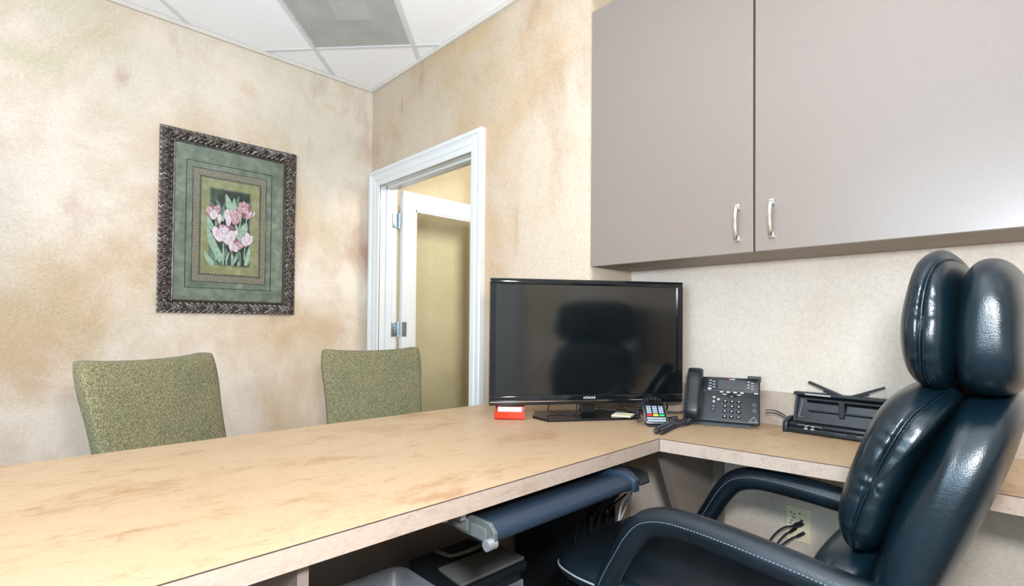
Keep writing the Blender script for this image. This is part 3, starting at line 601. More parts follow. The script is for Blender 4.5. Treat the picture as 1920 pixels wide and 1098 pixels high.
# cables from phone to scanner
b = B((1.99, 0.66, CT))
for dy, dz in ((0, 0), (0.008, -0.010)):
    b.tube(catmull([(1.985, 0.715, CT+0.060+dz), (1.995, 0.69, CT+0.062+dz), (2.01, 0.665, CT+0.050+dz), (2.01, 0.645, CT+0.035+dz), (2.00, 0.62, CT+0.030+dz/3)], 6), 0.0022, 6)
o = b.build('data_cable', 'cable', None, smooth=True); o['label'] = 'two thin black cables running from phone to scanner'; o['category'] = 'cable'
b = B((1.85, 1.15, CT))
b.tube(catmull([(1.76, 1.40-0.09, CT+0.02), (1.80, 1.25, CT+0.012), (1.86, 1.17, CT+0.006), (1.90, 1.12, CT+0.006), (1.96, 1.10, CT+0.02), (2.03, 1.14, CT+0.03)], 6), 0.003, 6)
b.tube(catmull([(1.84, 1.25, CT+0.03), (1.87, 1.20, CT+0.015), (1.93, 1.16, CT+0.006), (1.99, 1.07, CT+0.006), (2.02, 0.98, CT+0.03)], 6), 0.003, 6)
o = b.build('power_cable', 'cable', None, smooth=True); o['label'] = 'tangle of black cable lying behind the television foot'; o['category'] = 'cable'
b = B((1.68, 1.36, CT)); b.tube(catmull([(1.60, 1.43, CT+0.07), (1.575, 1.41, CT+0.045), (1.555, 1.40, CT+0.02), (1.57, 1.34, CT+0.012), (1.60, 1.30, CT+0.012), (1.65, 1.33, CT+0.03), (1.67, 1.345, CT+0.06)], 6), 0.0022, 6)
o = b.build('screen_cable', 'cable', None, smooth=True); o['label'] = 'thin black cable drooping under the left half of the television'; o['category'] = 'cable'

# ------------------------------------------------------------------ card reader
rd = empty('card_reader', 'small card payment terminal with red, yellow and green keys', 'card reader', (1.675, 0.977, CT), math.atan2(-0.058, 0.052))
TL2 = math.radians(42); RM = Matrix(((1, 0, 0, 0), (0, math.cos(TL2), -math.sin(TL2), 0.006), (0, math.sin(TL2), math.cos(TL2), 0.016), (0, 0, 0, 1)))
b = B(); b.prism([(-0.034, 0.0), (0.034, 0.0), (0.039, 0.010), (0.041, 0.095), (-0.041, 0.095), (-0.039, 0.010)], -0.020, 0.0, bev=0.003); b.xf(RM); b.build('body', 'black', rd, angle=40)
b = B(); b.tube([RM @ Vector(p) for p in [(-0.0405, 0.094, -0.004), (-0.0395, 0.05, -0.004), (-0.0385, 0.010, -0.004), (-0.034, 0.0005, -0.004), (0.034, 0.0005, -0.004), (0.0385, 0.010, -0.004), (0.0395, 0.05, -0.004), (0.0405, 0.094, -0.004)]], 0.0018, 6); b.build('silver_rim', 'silver', rd, smooth=True)
b = B(); b.box(-0.033, 0.033, 0.080, 0.092, 0, 0.0008); b.xf(RM); b.build('screen', 'blackg', rd)
for c, mm_ in enumerate(('red', 'yellow', 'green')):
    x = -0.022+0.022*c
    b = B(); b.box(x-0.009, x+0.009, 0.028, 0.037, 0, 0.002, 0.0005); b.xf(RM); b.build(mm_+'_key', mm_, rd)
    for r in range(4):
        b = B(); b.box(x-0.008, x+0.008, 0.042+r*0.0095, 0.0485+r*0.0095-0.002*(r == 3), 0, 0.0015, 0.0004); b.xf(RM); b.build('number_key', 'bluek', rd)
        b = B(); b.box(x-0.002, x+0.002, 0.0438+r*0.0095, 0.0462+r*0.0095, 0.0015, 0.0018); b.xf(RM); b.build('printed_digit', 'black', rd)
b = B(); b.box(-0.034, 0.034, 0.012, 0.022, 0, 0.0035, 0.0015); b.xf(RM); b.build('card_slot_lip', 'silver', rd)
b = B(); b.box(-0.033, 0.033, 0.004, 0.010, 0, 0.001); b.xf(RM); b.build('card_slot', 'bluek', rd)
b = B(); b.prism([(0.004, 0), (0.075, 0), (0.060, 0.050)], -0.03, 0.03, axis='x'); b.build('stand_wedge', 'black', rd)
O = (1.72, 1.05, CT); R_ = lambda x, y, z_: (Matrix.Translation((1.675, 0.977, CT)) @ Matrix.Rotation(math.atan2(-0.058, 0.052), 4, 'Z') @ Vector((x, y, z_)))
arc = [R_(-0.052, 0.045, 0.012), R_(-0.062, 0.058, 0.030), R_(-0.056, 0.068, 0.060), R_(-0.030, 0.080, 0.082), R_(0.0, 0.085, 0.089), R_(0.028, 0.085, 0.082)]
arc2 = [R_(0.045, 0.085, 0.012), R_(0.075, 0.10, 0.012), R_(0.10, 0.12, 0.012)]
cord('reader_cord', 'black coiled cord arching behind the card payment terminal', 'cord', [(coil(arc, 0.0088, 0.002, 15), 0.0022, 7), (coil(arc2, 0.0085, 0.002, 6), 0.0020, 7)], O)

# ------------------------------------------------------------------ scanner
sc = empty('document_scanner', 'black document scanner with its lid raised and paper guides spread', 'scanner', (1.950, 0.642, CT), -PI/2)
b = B(); b.box(0.012, 0.318, 0.0, 0.095, 0.003, 0.020, 0.003); b.box(0.012, 0.318, 0.006, 0.10, 0.021, 0.034, 0.004); b.build('body', 'black', sc, angle=40)
b = B(); b.prism([(-0.004, 0.0), (0.085, 0.0), (0.095, 0.046), (0.055, 0.049), (-0.002, 0.036)], -0.003, 0.012, axis='x', bev=0.002); b.build('side_cheek', 'black', sc, angle=40)
b = B(); b.prism([(-0.004, 0.0), (0.085, 0.0), (0.095, 0.046), (0.055, 0.049), (-0.002, 0.036)], 0.318, 0.333, axis='x', bev=0.002); b.build('side_cheek', 'black', sc, angle=40)
b = B(); b.prism([(0.045, 0.036), (0.052, 0.034), (0.092, 0.128), (0.084, 0.130)], 0.022, 0.310, axis='x'); b.build('raised_lid', 'blackg', sc)
b = B(); b.prism([(0.040, 0.036), (0.052, 0.036), (0.090, 0.130), (0.072, 0.130)], 0.018, 0.026, axis='x'); b.prism([(0.040, 0.036), (0.052, 0.036), (0.090, 0.130), (0.072, 0.130)], 0.306, 0.314, axis='x')
b.box(0.012, 0.318, 0.062, 0.094, 0.126, 0.136, 0.002); b.box(0.05, 0.29, 0.056, 0.074, 0.112, 0.118); b.build('lid_frame', 'black', sc)
b = B(); b.tube([(0.034, 0.049, 0.050), (0.040, 0.075, 0.110)], 0.0012, 5); b.tube([(0.034, 0.049, 0.050), (0.050, 0.049, 0.052)], 0.0012, 5); b.box(0.05, 0.13, 0.058, 0.0605, 0.128, 0.133); b.build('pale_edge_line', 'silver', sc)
b = B(); b.box(0.155, 0.172, 0.050, 0.066, 0.060, 0.112, 0.002); b.box(0.06, 0.29, 0.052, 0.056, 0.075, 0.078); b.build('paper_guide', 'black', sc)
for k, (x0, z0_, x1, z1_) in enumerate([(0.055, 0.172, 0.160, 0.130), (0.278, 0.172, 0.182, 0.130)]):
    b = B(); d = Vector((x1-x0, 0, z1_-z0_)).normalized(); nn = Vector((-d.z, 0, d.x)); 
    a = [Vector((x0, 0, z0_))+nn*0.004, Vector((x0, 0, z0_))-nn*0.004, Vector((x1, 0, z1_))-nn*0.005, Vector((x1, 0, z1_))+nn*0.005]
    b.prism([(p.x, p.z) for p in a], 0.078, 0.092, axis='y', bev=0.001)
    mx_ = Vector((x0, 0, z0_)).lerp(Vector((x1, 0, z1_)), 0.45)-Vector((0, 0, 0.008)); e_ = Vector((x1, 0, z1_))
    b.prism([(p.x, p.z) for p in (mx_+nn*0.004, mx_-nn*0.004, e_-nn*0.007, e_+nn*0.002)], 0.082, 0.090, axis='y')
    b.build('spread_arm', 'black', sc)
b = B(); b.tube([(0.045, 0.0035, 0.024), (0.045, 0.0035, 0.030), (0.115, 0.0035, 0.030), (0.115, 0.0035, 0.024)], 0.0006, 5); b.build('printed_outline', 'silver', sc)
for x in (0.065, 0.085): b = B(); b.box(x, x+0.011, -0.002, 0.002, 0.017, 0.022, 0.0008); b.box(x+0.002, x+0.009, 0.003, 0.0055, 0.025, 0.028); b.build('button', 'silver', sc)
for x in (0.125, 0.190): b = B(); b.box(x, x+0.028, -0.003, 0.004, 0.014, 0.021, 0.002); b.build('latch', 'silver' if x > 0.2 else 'black', sc)
for x in (0.03, 0.30):
    for y in (0.02, 0.08): b = B(); b.cyl((x, y, 0), 0.006, 0.004, 12); b.build('rubber_foot', 'cable', sc)

# ------------------------------------------------------------------ wall plate
O = (XB, 0.631, 0.385); wp = empty('outlet_plate', 'almond coloured data outlet plate on the wall under the wing', 'wall plate', O)
b = B(O); b.box(XB-0.0065, XB+0.001, 0.590, 0.673, 0.323, 0.448, 0.003, 2); b.build('cover', 'almond', wp)
b = B(O)
for yy, zz in ((0.655, 0.425), (0.645, 0.421), (0.626, 0.427), (0.653, 0.396), (0.657, 0.386)): b.cyl((XB-0.008, yy, zz), 0.0026, 0.002, 8, axis='x')
b.box(XB-0.0075, XB-0.006, 0.640, 0.652, 0.403, 0.410); b.box(XB-0.0075, XB-0.006, 0.614, 0.626, 0.402, 0.406); b.build('port', 'black', wp)
b = B(O); b.box(XB-0.0085, XB-0.006, 0.6405, 0.6515, 0.404, 0.407); b.build('port_shutter', 'whitep', wp)
for k, (yy, zz, en, sz) in enumerate([(0.618, 0.392, [(1.99, 0.66, 0.385), (1.97, 0.69, 0.345), (1.95, 0.72, 0.27), (1.93, 0.74, 0.12)], 0.011), (0.640, 0.370, [(2.0, 0.655, 0.36), (1.98, 0.675, 0.325), (1.96, 0.69, 0.27), (1.95, 0.70, 0.12)], 0.008), (0.612, 0.360, [(2.0, 0.635, 0.352), (1.97, 0.66, 0.325), (1.95, 0.685, 0.27), (1.95, 0.69, 0.10)], 0.008)]):
    b = B((XB, yy, zz)); p0 = Vector((XB-0.008, yy, zz)); p1 = Vector(en[0]); d = (p1-p0).normalized()
    b.tube([p0, p0+d*0.012, p0+d*0.034, p0+d*0.042], [sz*0.95, sz, sz*0.85, 0.004], 4); b.tube(catmull([p0+d*0.038]+en, 6), 0.0032, 7)
    o = b.build('plugged_cable', 'cable' if k != 1 else 'black', None, angle=40); o['category'] = 'cable'; o['group'] = 'cables plugged into the wall plate'
    o['label'] = ['thick black plug and cable, uppermost in the wall plate', 'thin dark plug and cable, lower left in the wall plate', 'black plug and cable, lower right in the wall plate'][k]

# ------------------------------------------------------------------ under the desk
O = (1.062, 1.30, 0); bx = empty('file_box', 'black plastic box with a smoky grey lid panel and carry handle under the desk', 'box', O)
b = B(O); b.box(0.935, 1.185, 1.175, 1.41, 0.0, 0.315, 0.012, 3); b.build('body', 'black', bx, angle=40)
b = B(O); b.box(0.918, 1.198, 1.160, 1.425, 0.316, 0.350, 0.010, 3); b.build('lid', 'black', bx, angle=40)
b = B(O); b.prism([(0.930, 1.168), (1.190, 1.168), (1.190, 1.295), (0.940, 1.295)], 0.350, 0.362, bev=0.004); b.build('lid_panel', 'tray', bx, angle=40, label='smoky grey translucent lid panel')
b = B(O); b.tube(catmull([(1.01, 1.400, 0.355), (1.01, 1.37, 0.360), (1.02, 1.335, 0.360), (1.06, 1.325, 0.360), (1.11, 1.325, 0.360), (1.15, 1.335, 0.360), (1.16, 1.37, 0.360), (1.16, 1.400, 0.355)], 5), 0.007, 8); b.build('carry_handle', 'tray', bx, smooth=True)
b = B(O); b.box(1.08, 1.1855, 1.168, 1.176, 0.02, 0.29, 0.003); b.build('side_window', 'tub', bx, label='pale translucent corner panel')
O = (0.70, 1.25, 0); tb = empty('storage_tub', 'open frosted clear plastic tub under the desk', 'storage tub', O)
X0_, X1_, Y0_, Y1_ = 0.50, 0.905, 1.06, 1.45
b = B(O)
def loop(ins, z): 
    pts = []; x0, x1, y0, y1 = X0_+ins, X1_-ins, Y0_+ins, Y1_-ins; r = 0.05-min(ins, 0.03)*0.5
    for cx, cy, a0 in ((x1-r, y1-r, 0), (x0+r, y1-r, 90), (x0+r, y0+r, 180), (x1-r, y0+r, 270)):
        for q in range(6): a = math.radians(a0+q*18); pts.append(b.bm.verts.new((cx+r*math.cos(a), cy+r*math.sin(a), z)))
    return pts
rg = [loop(0.030, 0.001), loop(0.012, 0.318), loop(0.0, 0.322), loop(0.0, 0.333), loop(0.006, 0.333), loop(0.015, 0.322), loop(0.033, 0.006)]
for a, c in zip(rg, rg[1:]):
    for q in range(24): b.bm.faces.new((a[q], a[(q+1) % 24], c[(q+1) % 24], c[q]))
b.bm.faces.new(rg[0][::-1]); b.bm.faces.new(rg[-1]); b.build('tub_shell', 'tub', tb, smooth=True)
b = B(O)
for y in (1.13, 1.20, 1.27, 1.34, 1.40): b.tube([(0.882, y, 0.02), (0.893, y, 0.285)], 0.0025, 6)
for x in (0.58, 0.66, 0.74, 0.82): b.tube([(x, 1.420, 0.02), (x, 1.437, 0.285)], 0.0025, 6)
b.build('rib', 'tub', tb)
O = (1.65, 1.38, 0); pc_ = empty('computer_tower', 'black computer tower standing under the desk corner', 'computer', O)
b = B(O); b.box(1.555, 1.745, 1.21, 1.585, 0.01, 0.405, 0.006); b.build('case', 'black', pc_)
b = B(O); b.box(1.56, 1.74, 1.200, 1.21, 0.015, 0.400, 0.003); b.build('front_panel', 'blackg', pc_)
for x in (1.575, 1.625, 1.675): b = B(O); b.box(x, x+0.013, 1.1985, 1.2005, 0.368, 0.382); b.build('button', 'silver', pc_)
b = B(O); b.box(1.57, 1.73, 1.198, 1.2005, 0.24, 0.345, 0.001); b.build('drive_bay', 'black', pc_)
for k, (x, y, r) in enumerate([(1.40, 1.10, .004), (1.43, 1.06, .006), (1.46, 1.11, .003), (1.49, 1.07, .007), (1.53, 1.06, .004)]):
    b = B((x, y, ZB)); b.tube(catmull([(x, y, ZB), (x+0.005, y-0.02, 0.62), (x+0.03, y-0.03, 0.56), (x+0.04+0.01*k, y, 0.50), (x+0.07, y+0.07, 0.42), (x+0.08, y+0.10, 0.30), (x+0.04, y+0.13, 0.05), (x+0.04, y+0.2, 0.006)], 6), r, 8)
    o = b.build('hanging_cable', 'cable', None, smooth=True); o['category'] = 'cable'; o['group'] = 'black cables hanging behind the keyboard tray'; o['label'] = ['thin black cable hanging behind the keyboard tray, leftmost of the bundle', 'thicker black cable, second from the left in the bundle behind the tray', 'thinnest black cable, in the middle of the bundle behind the tray', 'thickest black cable in the bundle behind the keyboard tray', 'black cable nearest the wing support in the bundle behind the tray'][k]
b = B((1.45, 1.0, 0.6))
b.tube(catmull([(1.30, 1.05, 0.56), (1.38, 1.02, 0.575), (1.46, 0.99, 0.56), (1.52, 0.99, 0.52), (1.56, 1.04, 0.45), (1.56, 1.10, 0.30), (1.54, 1.10, 0.02)], 7), 0.0045, 8)
b.tube(catmull([(1.41, 0.97, 0.65), (1.46, 0.975, 0.62), (1.51, 0.985, 0.57), (1.54, 1.00, 0.52), (1.53, 1.04, 0.44), (1.52, 1.06, 0.02)], 7), 0.004, 8)
o = b.build('light_cable', 'cableg', None, smooth=True); o['label'] = 'pale grey cable curving behind the keyboard tray'; o['category'] = 'cable'

# ------------------------------------------------------------------ picture
PX0, PX1, PZ0, PZ1 = 0.522, 1.232, 1.154, 2.148; O = ((PX0+PX1)/2, YL, (PZ0+PZ1)/2)
pic = empty('framed_picture', 'tulip print in a carved dark bronze frame on the left wall', 'picture', O)
FW = 0.072
def rail(p0, p1, inward, name='frame_rail'):
    """carved rail from outer corner p0 to p1 (x,z); mitred"""
    p0, p1, inw = Vector(p0), Vector(p1), Vector(inward); Ln = (p1-p0).length; t = (p1-p0).normalized()
    nu, nv = int(Ln/0.0028), 26; verts, faces = [], []
    per = 0.082; npp = max(1, round((Ln-2*FW)/per)); per = (Ln-2*FW)/npp
    for i in range(nu+1):
        for j in range(nv+1):
            vv = j/nv; wv = vv*FW; s0 = wv; s1 = Ln-wv; s = s0+(s1-s0)*i/nu
            ss = s-FW
            # base section: low lip, broad cove, inner bead
            h = 0.030*(math.sin(PI*min(1, vv/0.80))**0.55 if 0 < vv < 0.80 else 0)*(1 if vv < 0.8 else 0)
            h = max(h, 0.010)
            if vv > 0.80: h = 0.011+0.005*abs(math.sin((vv-0.80)/0.20*PI*2))
            if 0.06 < vv < 0.78:
                q = (ss/per) % 1.0; cxx = (vv-0.42)/0.36; env = max(0, 1-cxx*cxx)**0.5
                sx = (q-0.5)*2; flip = 1 if int(ss//per) % 2 == 0 else -1
                r1 = math.hypot(sx-0.28, (cxx*flip-0.15)*0.9); a1 = math.atan2(cxx*flip-0.15, sx-0.28)
                sp = math.cos(r1*9.0-a1)                      # volute
                lf = math.cos((sx+cxx*cxx*0.7)*9.5+1.0)             # leaf flutes
                k = 1/(1+math.exp((r1-0.62)*14))
                h += env*(0.0078*(sp*k+lf*(1-k)))-0.003*env
            if vv < 0.06: h = 0.014
            pos = p0+t*s+inw*wv; verts.append((pos.x-O[0], -(0.004+h), pos.y-O[2]))
    a = len(verts)
    for j, vv in ((0, 0), (1, 1)):
        for i in range(nu+1):
            wv = vv*FW; s = wv+(Ln-2*wv)*i/nu; pos = p0+t*s+inw*wv; verts.append((pos.x-O[0], -0.0005, pos.y-O[2]))
    for i in range(nu):
        for j in range(nv): q = i*(nv+1)+j; faces.append((q, q+nv+1, q+nv+2, q+1))
        faces.append((i*(nv+1), a+i, a+i+1, (i+1)*(nv+1))); faces.append((i*(nv+1)+nv, (i+1)*(nv+1)+nv, a+nu+1+i+1, a+nu+1+i))
    me = bpy.data.meshes.new(name); me.from_pydata(verts, [], faces); bm = bmesh.new(); bm.from_mesh(me); bmesh.ops.recalc_face_normals(bm, faces=bm.faces)
    bm.to_mesh(me); bm.free(); return link(name, me, 'frame', pic, angle=60)
rail((PX0, PZ0), (PX1, PZ0), (0, 1)); rail((PX0, PZ1), (PX1, PZ1), (0, -1)); rail((PX0, PZ0), (PX0, PZ1), (1, 0)); rail((PX1, PZ0), (PX1, PZ1), (-1, 0))
ix0, ix1, iz0, iz1 = PX0+FW-0.002, PX1-FW+0.002, PZ0+FW-0.002, PZ1-FW+0.002
b = B(O); b.box(ix0-0.02, ix1+0.02, YL-0.006, YL-0.001, iz0-0.02, iz1+0.02); b.build('backing_mat', 'mat', pic, label='mottled sage green mat')
def flatring(x0, x1, z0, z1, t, y, mat, name, th=0.0006):
    b = B(O)
    for a in ((x0, x1, z1-t, z1), (x0, x1, z0, z0+t), (x0, x0+t, z0+t, z1-t), (x1-t, x1, z0+t, z1-t)): b.box(a[0], a[1], y-th, y, a[2], a[3])
    return b.build(name, mat, pic)
Yp = YL-0.006
flatring(0.646, 1.094, 1.292, 1.994, 0.0045, Yp, 'night', 'mat_line')
flatring(0.677, 1.063, 1.327, 1.959, 0.0045, Yp, 'night', 'mat_line')
b = B(O); b.box(0.681, 1.059, Yp-0.0008, Yp, 1.331, 1.955); b.build('bronze_band', 'band', pic)
b = B(O); b.box(0.720, 1.023, Yp-0.0014, Yp-0.0008, 1.375, 1.911); b.build('olive_band', 'olive', pic)
b = B(O)
def dashes(x0, x1, z0, z1, st, sz, y):
    k = int((x1-x0)/st)
    for i in range(k+1):
        x = x0+(x1-x0)*i/k
        for zz in (z0, z1): b.box(x-sz, x+sz, y-0.0004, y, zz-0.0045, zz+0.0045)
    k = int((z1-z0)/st)
    for i in range(k+1):
        zz = z0+(z1-z0)*i/k
        for x in (x0, x1): b.box(x-0.0045, x+0.0045, y-0.0004, y, zz-sz, zz+sz)
dashes(0.716, 1.027, 1.371, 1.915, 0.0115, 0.0036, Yp-0.0014)
b.build('dotted_border', 'night', pic)
b = B(O); b.box(0.760, 0.975, Yp-0.0020, Yp-0.0014, 1.423, 1.862); b.build('painting_ground', 'night', pic)
b = B(O); dashes(0.763, 0.972, 1.426, 1.859, 0.0115, 0.0030, Yp-0.0020); b.build('dotted_border', 'olive', pic)
# the tulips, drawn in print coordinates (zoomed picture units)
def pz(x, y):
    tp = 60+0.18*(x-150); bt = 1000+0.12*(x-140)
    return (0.760+0.215*(x-148)/495, 1.862-0.439*(y-tp)/(bt-tp))
layer = [0]
def shape(bb, pts):
    layer[0] += 1; y = YL-0.0082-layer[0]*0.00006
    vs = [bb.bm.verts.new((pz(*p)[0], y, pz(*p)[1])) for p in pts]; bb.bm.faces.new(vs)
def leaf(bb, x0, y0, x1, y1, wd, bend=0):
    dx, dy = x1-x0, y1-y0; l = math.hypot(dx, dy); nx, ny = -dy/l, dx/l; L1, L2 = [], []
    for i in range(9):
        t = i/8; w_ = wd*0.5*(math.sin(PI*min(1, 0.22+0.78*t))**0.8 if t < 1 else 0); bx_ = bend*math.sin(PI*t)
        cx, cy = x0+dx*t+nx*bx_, y0+dy*t+ny*bx_; L1.append((cx+nx*w_, cy+ny*w_)); L2.append((cx-nx*w_, cy-ny*w_))
    shape(bb, L1+L2[::-1][1:])
def petal(bb, cx, cy, w_, h_, ang):
    a = math.radians(ang); pts = []
    for i in range(18):
        t = 2*PI*i/18; x = w_/2*math.sin(t)*(1+0.22*math.cos(t)); y = -h_/2*math.cos(t)
        if math.cos(t) > 0.85: y *= 1.12
        pts.append((cx+x*math.cos(a)-y*math.sin(a), cy+x*math.sin(a)+y*math.cos(a)))
    shape(pcx, [(cx+(x-cx)*1.09, cy+(y-cy)*1.06) for x, y in pts]); shape(bb, pts)
    shape(pcx, [(cx+(x-cx)*0.10+math.sin(a)*h_*0.1, cy+(y-cy)*0.55) for x, y in pts][:9]) if bb is not pcx and w_ > 55 else None
ga, gb, pa, pb, pcx = B(O), B(O), B(O), B(O), B(O)
for l in [(230, 520, 330, 250, 60, 8), (280, 340, 212, 195, 36, 4), (215, 330, 155, 235, 30, 3), (470, 330, 495, 170, 40, -5), (500, 620, 575, 500, 44, -5), (240, 1000, 150, 790, 50, -6), (560, 780, 690, 735, 34, -8), (520, 1020, 515, 850, 40, 0), (620, 1000, 632, 880, 26, 0), (290, 1000, 240, 880, 34, 0), (350, 950, 345, 800, 50, 6), (440, 940, 520, 850, 40, 0)]: leaf(gb, *l)
for l in [(400, 400, 336, 148, 78, 6), (440, 400, 437, 198, 60, -3), (300, 960, 118, 520, 86, -16), (200, 590, 128, 410, 62, -8), (300, 480, 325, 340, 40, 5), (470, 740, 598, 500, 120, 14), (200, 1005, 97, 830, 56, -8), (590, 1030, 632, 800, 60, 6), (505, 1030, 500, 970, 36, 0), (500, 640, 455, 505, 34, -3), (425, 1010, 495, 890, 34, 4)]: leaf(ga, *l)
for l in [(228, 560, 222, 440, 16, 0), (272, 540, 268, 480, 12, 0), (495, 610, 538, 380, 17, 0), (585, 500, 598, 440, 14, 0), (315, 1010, 318, 720, 24, 0), (352, 1010, 400, 840, 22, -12), (425, 1020, 418, 850, 30, 2), (568, 960, 578, 770, 17, 0), (235, 950, 212, 730, 22, 4)]: leaf(ga, *l)
for p in [(195, 345, 70, 110, -20), (385, 395, 60, 90, -10), (395, 580, 90, 130, -55), (540, 320, 80, 110, 20), (460, 760, 80, 110, 10), (600, 700, 60, 90, 0), (555, 420, 36, 80, -25), (630, 330, 44, 60, 20), (120, 360, 28, 70, -20), (420, 600, 70, 120, -60)]: petal(pcx, *p)
for p in [(150, 350, 70, 110, -35), (228, 350, 78, 120, 18), (395, 400, 62, 110, -5), (480, 440, 80, 170, 14), (440, 440, 70, 170, 4), (510, 345, 60, 80, -30), (570, 355, 90, 70, 25), (512, 290, 46, 62, 0), (552, 280, 44, 60, 10), (590, 300, 46, 56, 30), (598, 420, 42, 96, 0), (630, 415, 48, 92, 18), (430, 800, 74, 110, 20), (480, 800, 76, 120, 10), (520, 790, 60, 110, 45), (320, 560, 60, 120, -70)]: petal(pa, *p)
for p in [(195, 405, 96, 110, 4), (265, 455, 48, 110, 0), (345, 400, 60, 110, 10), (370, 480, 66, 130, 0), (240, 640, 90, 190, -22), (290, 640, 60, 170, -4), (340, 610, 80, 120, -30), (390, 690, 120, 170, 24), (335, 700, 60, 120, -20), (440, 650, 60, 120, 40), (570, 740, 66, 120, -25), (625, 730, 80, 120, 30), (598, 690, 60, 110, 0), (675, 410, 26, 64, 24), (400, 770, 50, 130, 0), (455, 820, 60, 90, -25)]: petal(pb, *p)
gb.build('printed_leaves', 'leafb', pic); ga.build('printed_leaves', 'leafa', pic)
pcx.build('printed_petals', 'petalc', pic); pa.build('printed_petals', 'petala', pic); pb.build('printed_petals', 'petalb', pic)
b = B(O); b.box(ix0-0.004, ix1+0.004, YL-0.0225, YL-0.0215, iz0-0.004, iz1+0.004); b.build('glass_pane', 'glass', pic)

# ------------------------------------------------------------------ soft pillow builder
def pillow(name, outline, n0, n1, mat, parent, axis='x', n=4.0, rings=26, seams=(), off=(0, 0, 0), per=10, puck=0.0, cushion=0.0, shear=None, rumple=0.0, grow=1.0):
    """closed outline (two coordinates) inflated between n0 and n1 along axis; s = in-plane scale"""
    ol = [Vector(p) for p in catmull([(p[0], p[1], 0) for p in outline], per, True)]; k = len(ol)
    c = sum(ol, Vector())/k; ol = [c+(q_-c)*grow for q_ in ol]; hw = (n1-n0)/2; mid = (n0+n1)/2; verts, faces, pos = [], [], []
    us = [-1+2*i/(2*rings) for i in range(2*rings+1)]
    S_ = []
    for u in us:
        th = u*PI/2; S_.append((math.copysign(abs(math.sin(th))**(2/n), u) if u else 0, abs(math.cos(th))**(2/n)))
    rnd = random.Random(5); ph_ = [rnd.uniform(0, 6.28) for _ in range(6)]
    for a, s in S_:
        s = max(s, 0.0)
        for q in range(k):
            p = c+(ol[q]-c)*s; x = mid+hw*a
            for sl, sd, amp, wdt in seams:
                if (a < 0) != (sd < 0) or abs(a) < 0.3: continue
                best, arc, bl = 9, 0, 0
                for (A, Bq) in zip(sl, sl[1:]):
                    AB = Bq-A; t = max(0, min(1, (p-A).dot(AB)/AB.length_squared)); d = (p-A-AB*t).length
                    if d < best: best = d; bl = arc+AB.length*t
                    arc += AB.length
                g = math.exp(-(best/wdt)**2); x -= sd*amp*g
                if puck: x -= sd*puck*math.exp(-(best/0.022)**2)*(0.5+0.5*math.sin(bl*190+2*math.sin(bl*60)))*(1 if bl else 0)
            if rumple: x += rumple*math.sin(p.y*34+ph_[0]+2*math.sin(p.x*30))*math.sin(p.x*22+ph_[1])*(-1 if a < 0 else 1)*min(1, abs(a))
            pos.append((x, p.x, p.y))
    for x, a, b_ in pos:
        v = {'x': (x, a, b_), 'y': (a, x, b_), 'z': (a, b_, x)}[axis]
        if shear: v = shear(v)
        verts.append((v[0]-off[0], v[1]-off[1], v[2]-off[2]))
    for i in range(len(us)-1):
        for q in range(k): faces.append((i*k+q, i*k+(q+1) % k, (i+1)*k+(q+1) % k, (i+1)*k+q))
    me = bpy.data.meshes.new(name); me.from_pydata(verts, [], faces)
    bm = bmesh.new(); bm.from_mesh(me); bmesh.ops.remove_doubles(bm, verts=bm.verts, dist=1e-5); bmesh.ops.recalc_face_normals(bm, faces=bm.faces); bm.to_mesh(me); bm.free()
    o = link(name, me, mat, parent, smooth=True)
    def side(y, z, sd=-1, lift=0.0):
        p = Vector((y, z, 0)); best = None
        d = p-c; ang = math.atan2(d.y, d.x)
        for q in range(k):
            o1, o2 = ol[q]-c, ol[(q+1) % k]-c; den = d.x*(o2.y-o1.y)-d.y*(o2.x-o1.x)
            if abs(den) < 1e-12: continue
            t = (o1.x*(o2.y-o1.y)-o1.y*(o2.x-o1.x))/den; u_ = (o1.x*d.y-o1.y*d.x)/den
            if t > 0 and 0 <= u_ <= 1: best = t if best is None else min(best, t)
        s = min(1, 1/best); return Vector((mid+sd*hw*(1-s**n)**(1/n)+sd*lift, y, z))
    return o, side

# ------------------------------------------------------------------ executive chair
O = (1.385, 0.45, 0); ec = empty('office_chair', 'black leather executive chair with a split padded headrest and looped arms', 'office chair', O)
hl, hr = 1.132, 1.645
V3 = lambda l: [Vector((p[0], p[1], 0)) for p in l]
head_f = [(0.118, 1.235), (0.140, 1.251), (0.168, 1.230), (0.186, 1.165), (0.193, 1.104), (0.188, 1.044), (0.171, 1.008), (0.142, 0.996), (0.119, 1.008), (0.108, 1.06), (0.106, 1.13), (0.108, 1.19)]
seam_h = [(0.112, 1.236), (0.128, 1.228), (0.140, 1.205), (0.1485, 1.160), (0.152, 1.110), (0.154, 1.062), (0.154, 1.020), (0.150, 1.003)]
sl = [Vector(p) for p in catmull([(p[0], p[1], 0) for p in seam_h], 5)]
_, sd1 = pillow('headrest_front_cushion', head_f, hl, hr, 'leather', ec, n=3.4, rings=44, seams=[(sl, -1, 0.006, 0.0045)], off=O, per=12, puck=0.0026, rumple=0.0014, grow=1.07)
head_r = [(0.106, 1.190), (0.086, 1.226), (0.056, 1.230), (0.030, 1.205), (0.018, 1.158), (0.017, 1.105), (0.018, 1.036), (0.034, 1.000), (0.070, 0.990), (0.104, 1.002), (0.116, 1.04), (0.116, 1.12)]
pillow('headrest_rear_shell', head_r, hl-0.004, hr, 'leather', ec, n=3.4, rings=30, off=O, per=10, grow=1.05)
lum = [(0.138, 0.997), (0.178, 0.994), (0.226, 0.955), (0.262, 0.872), (0.292, 0.772), (0.298, 0.712), (0.287, 0.672), (0.268, 0.658), (0.232, 0.672), (0.212, 0.715), (0.192, 0.780), (0.145, 0.900), (0.112, 0.975)]
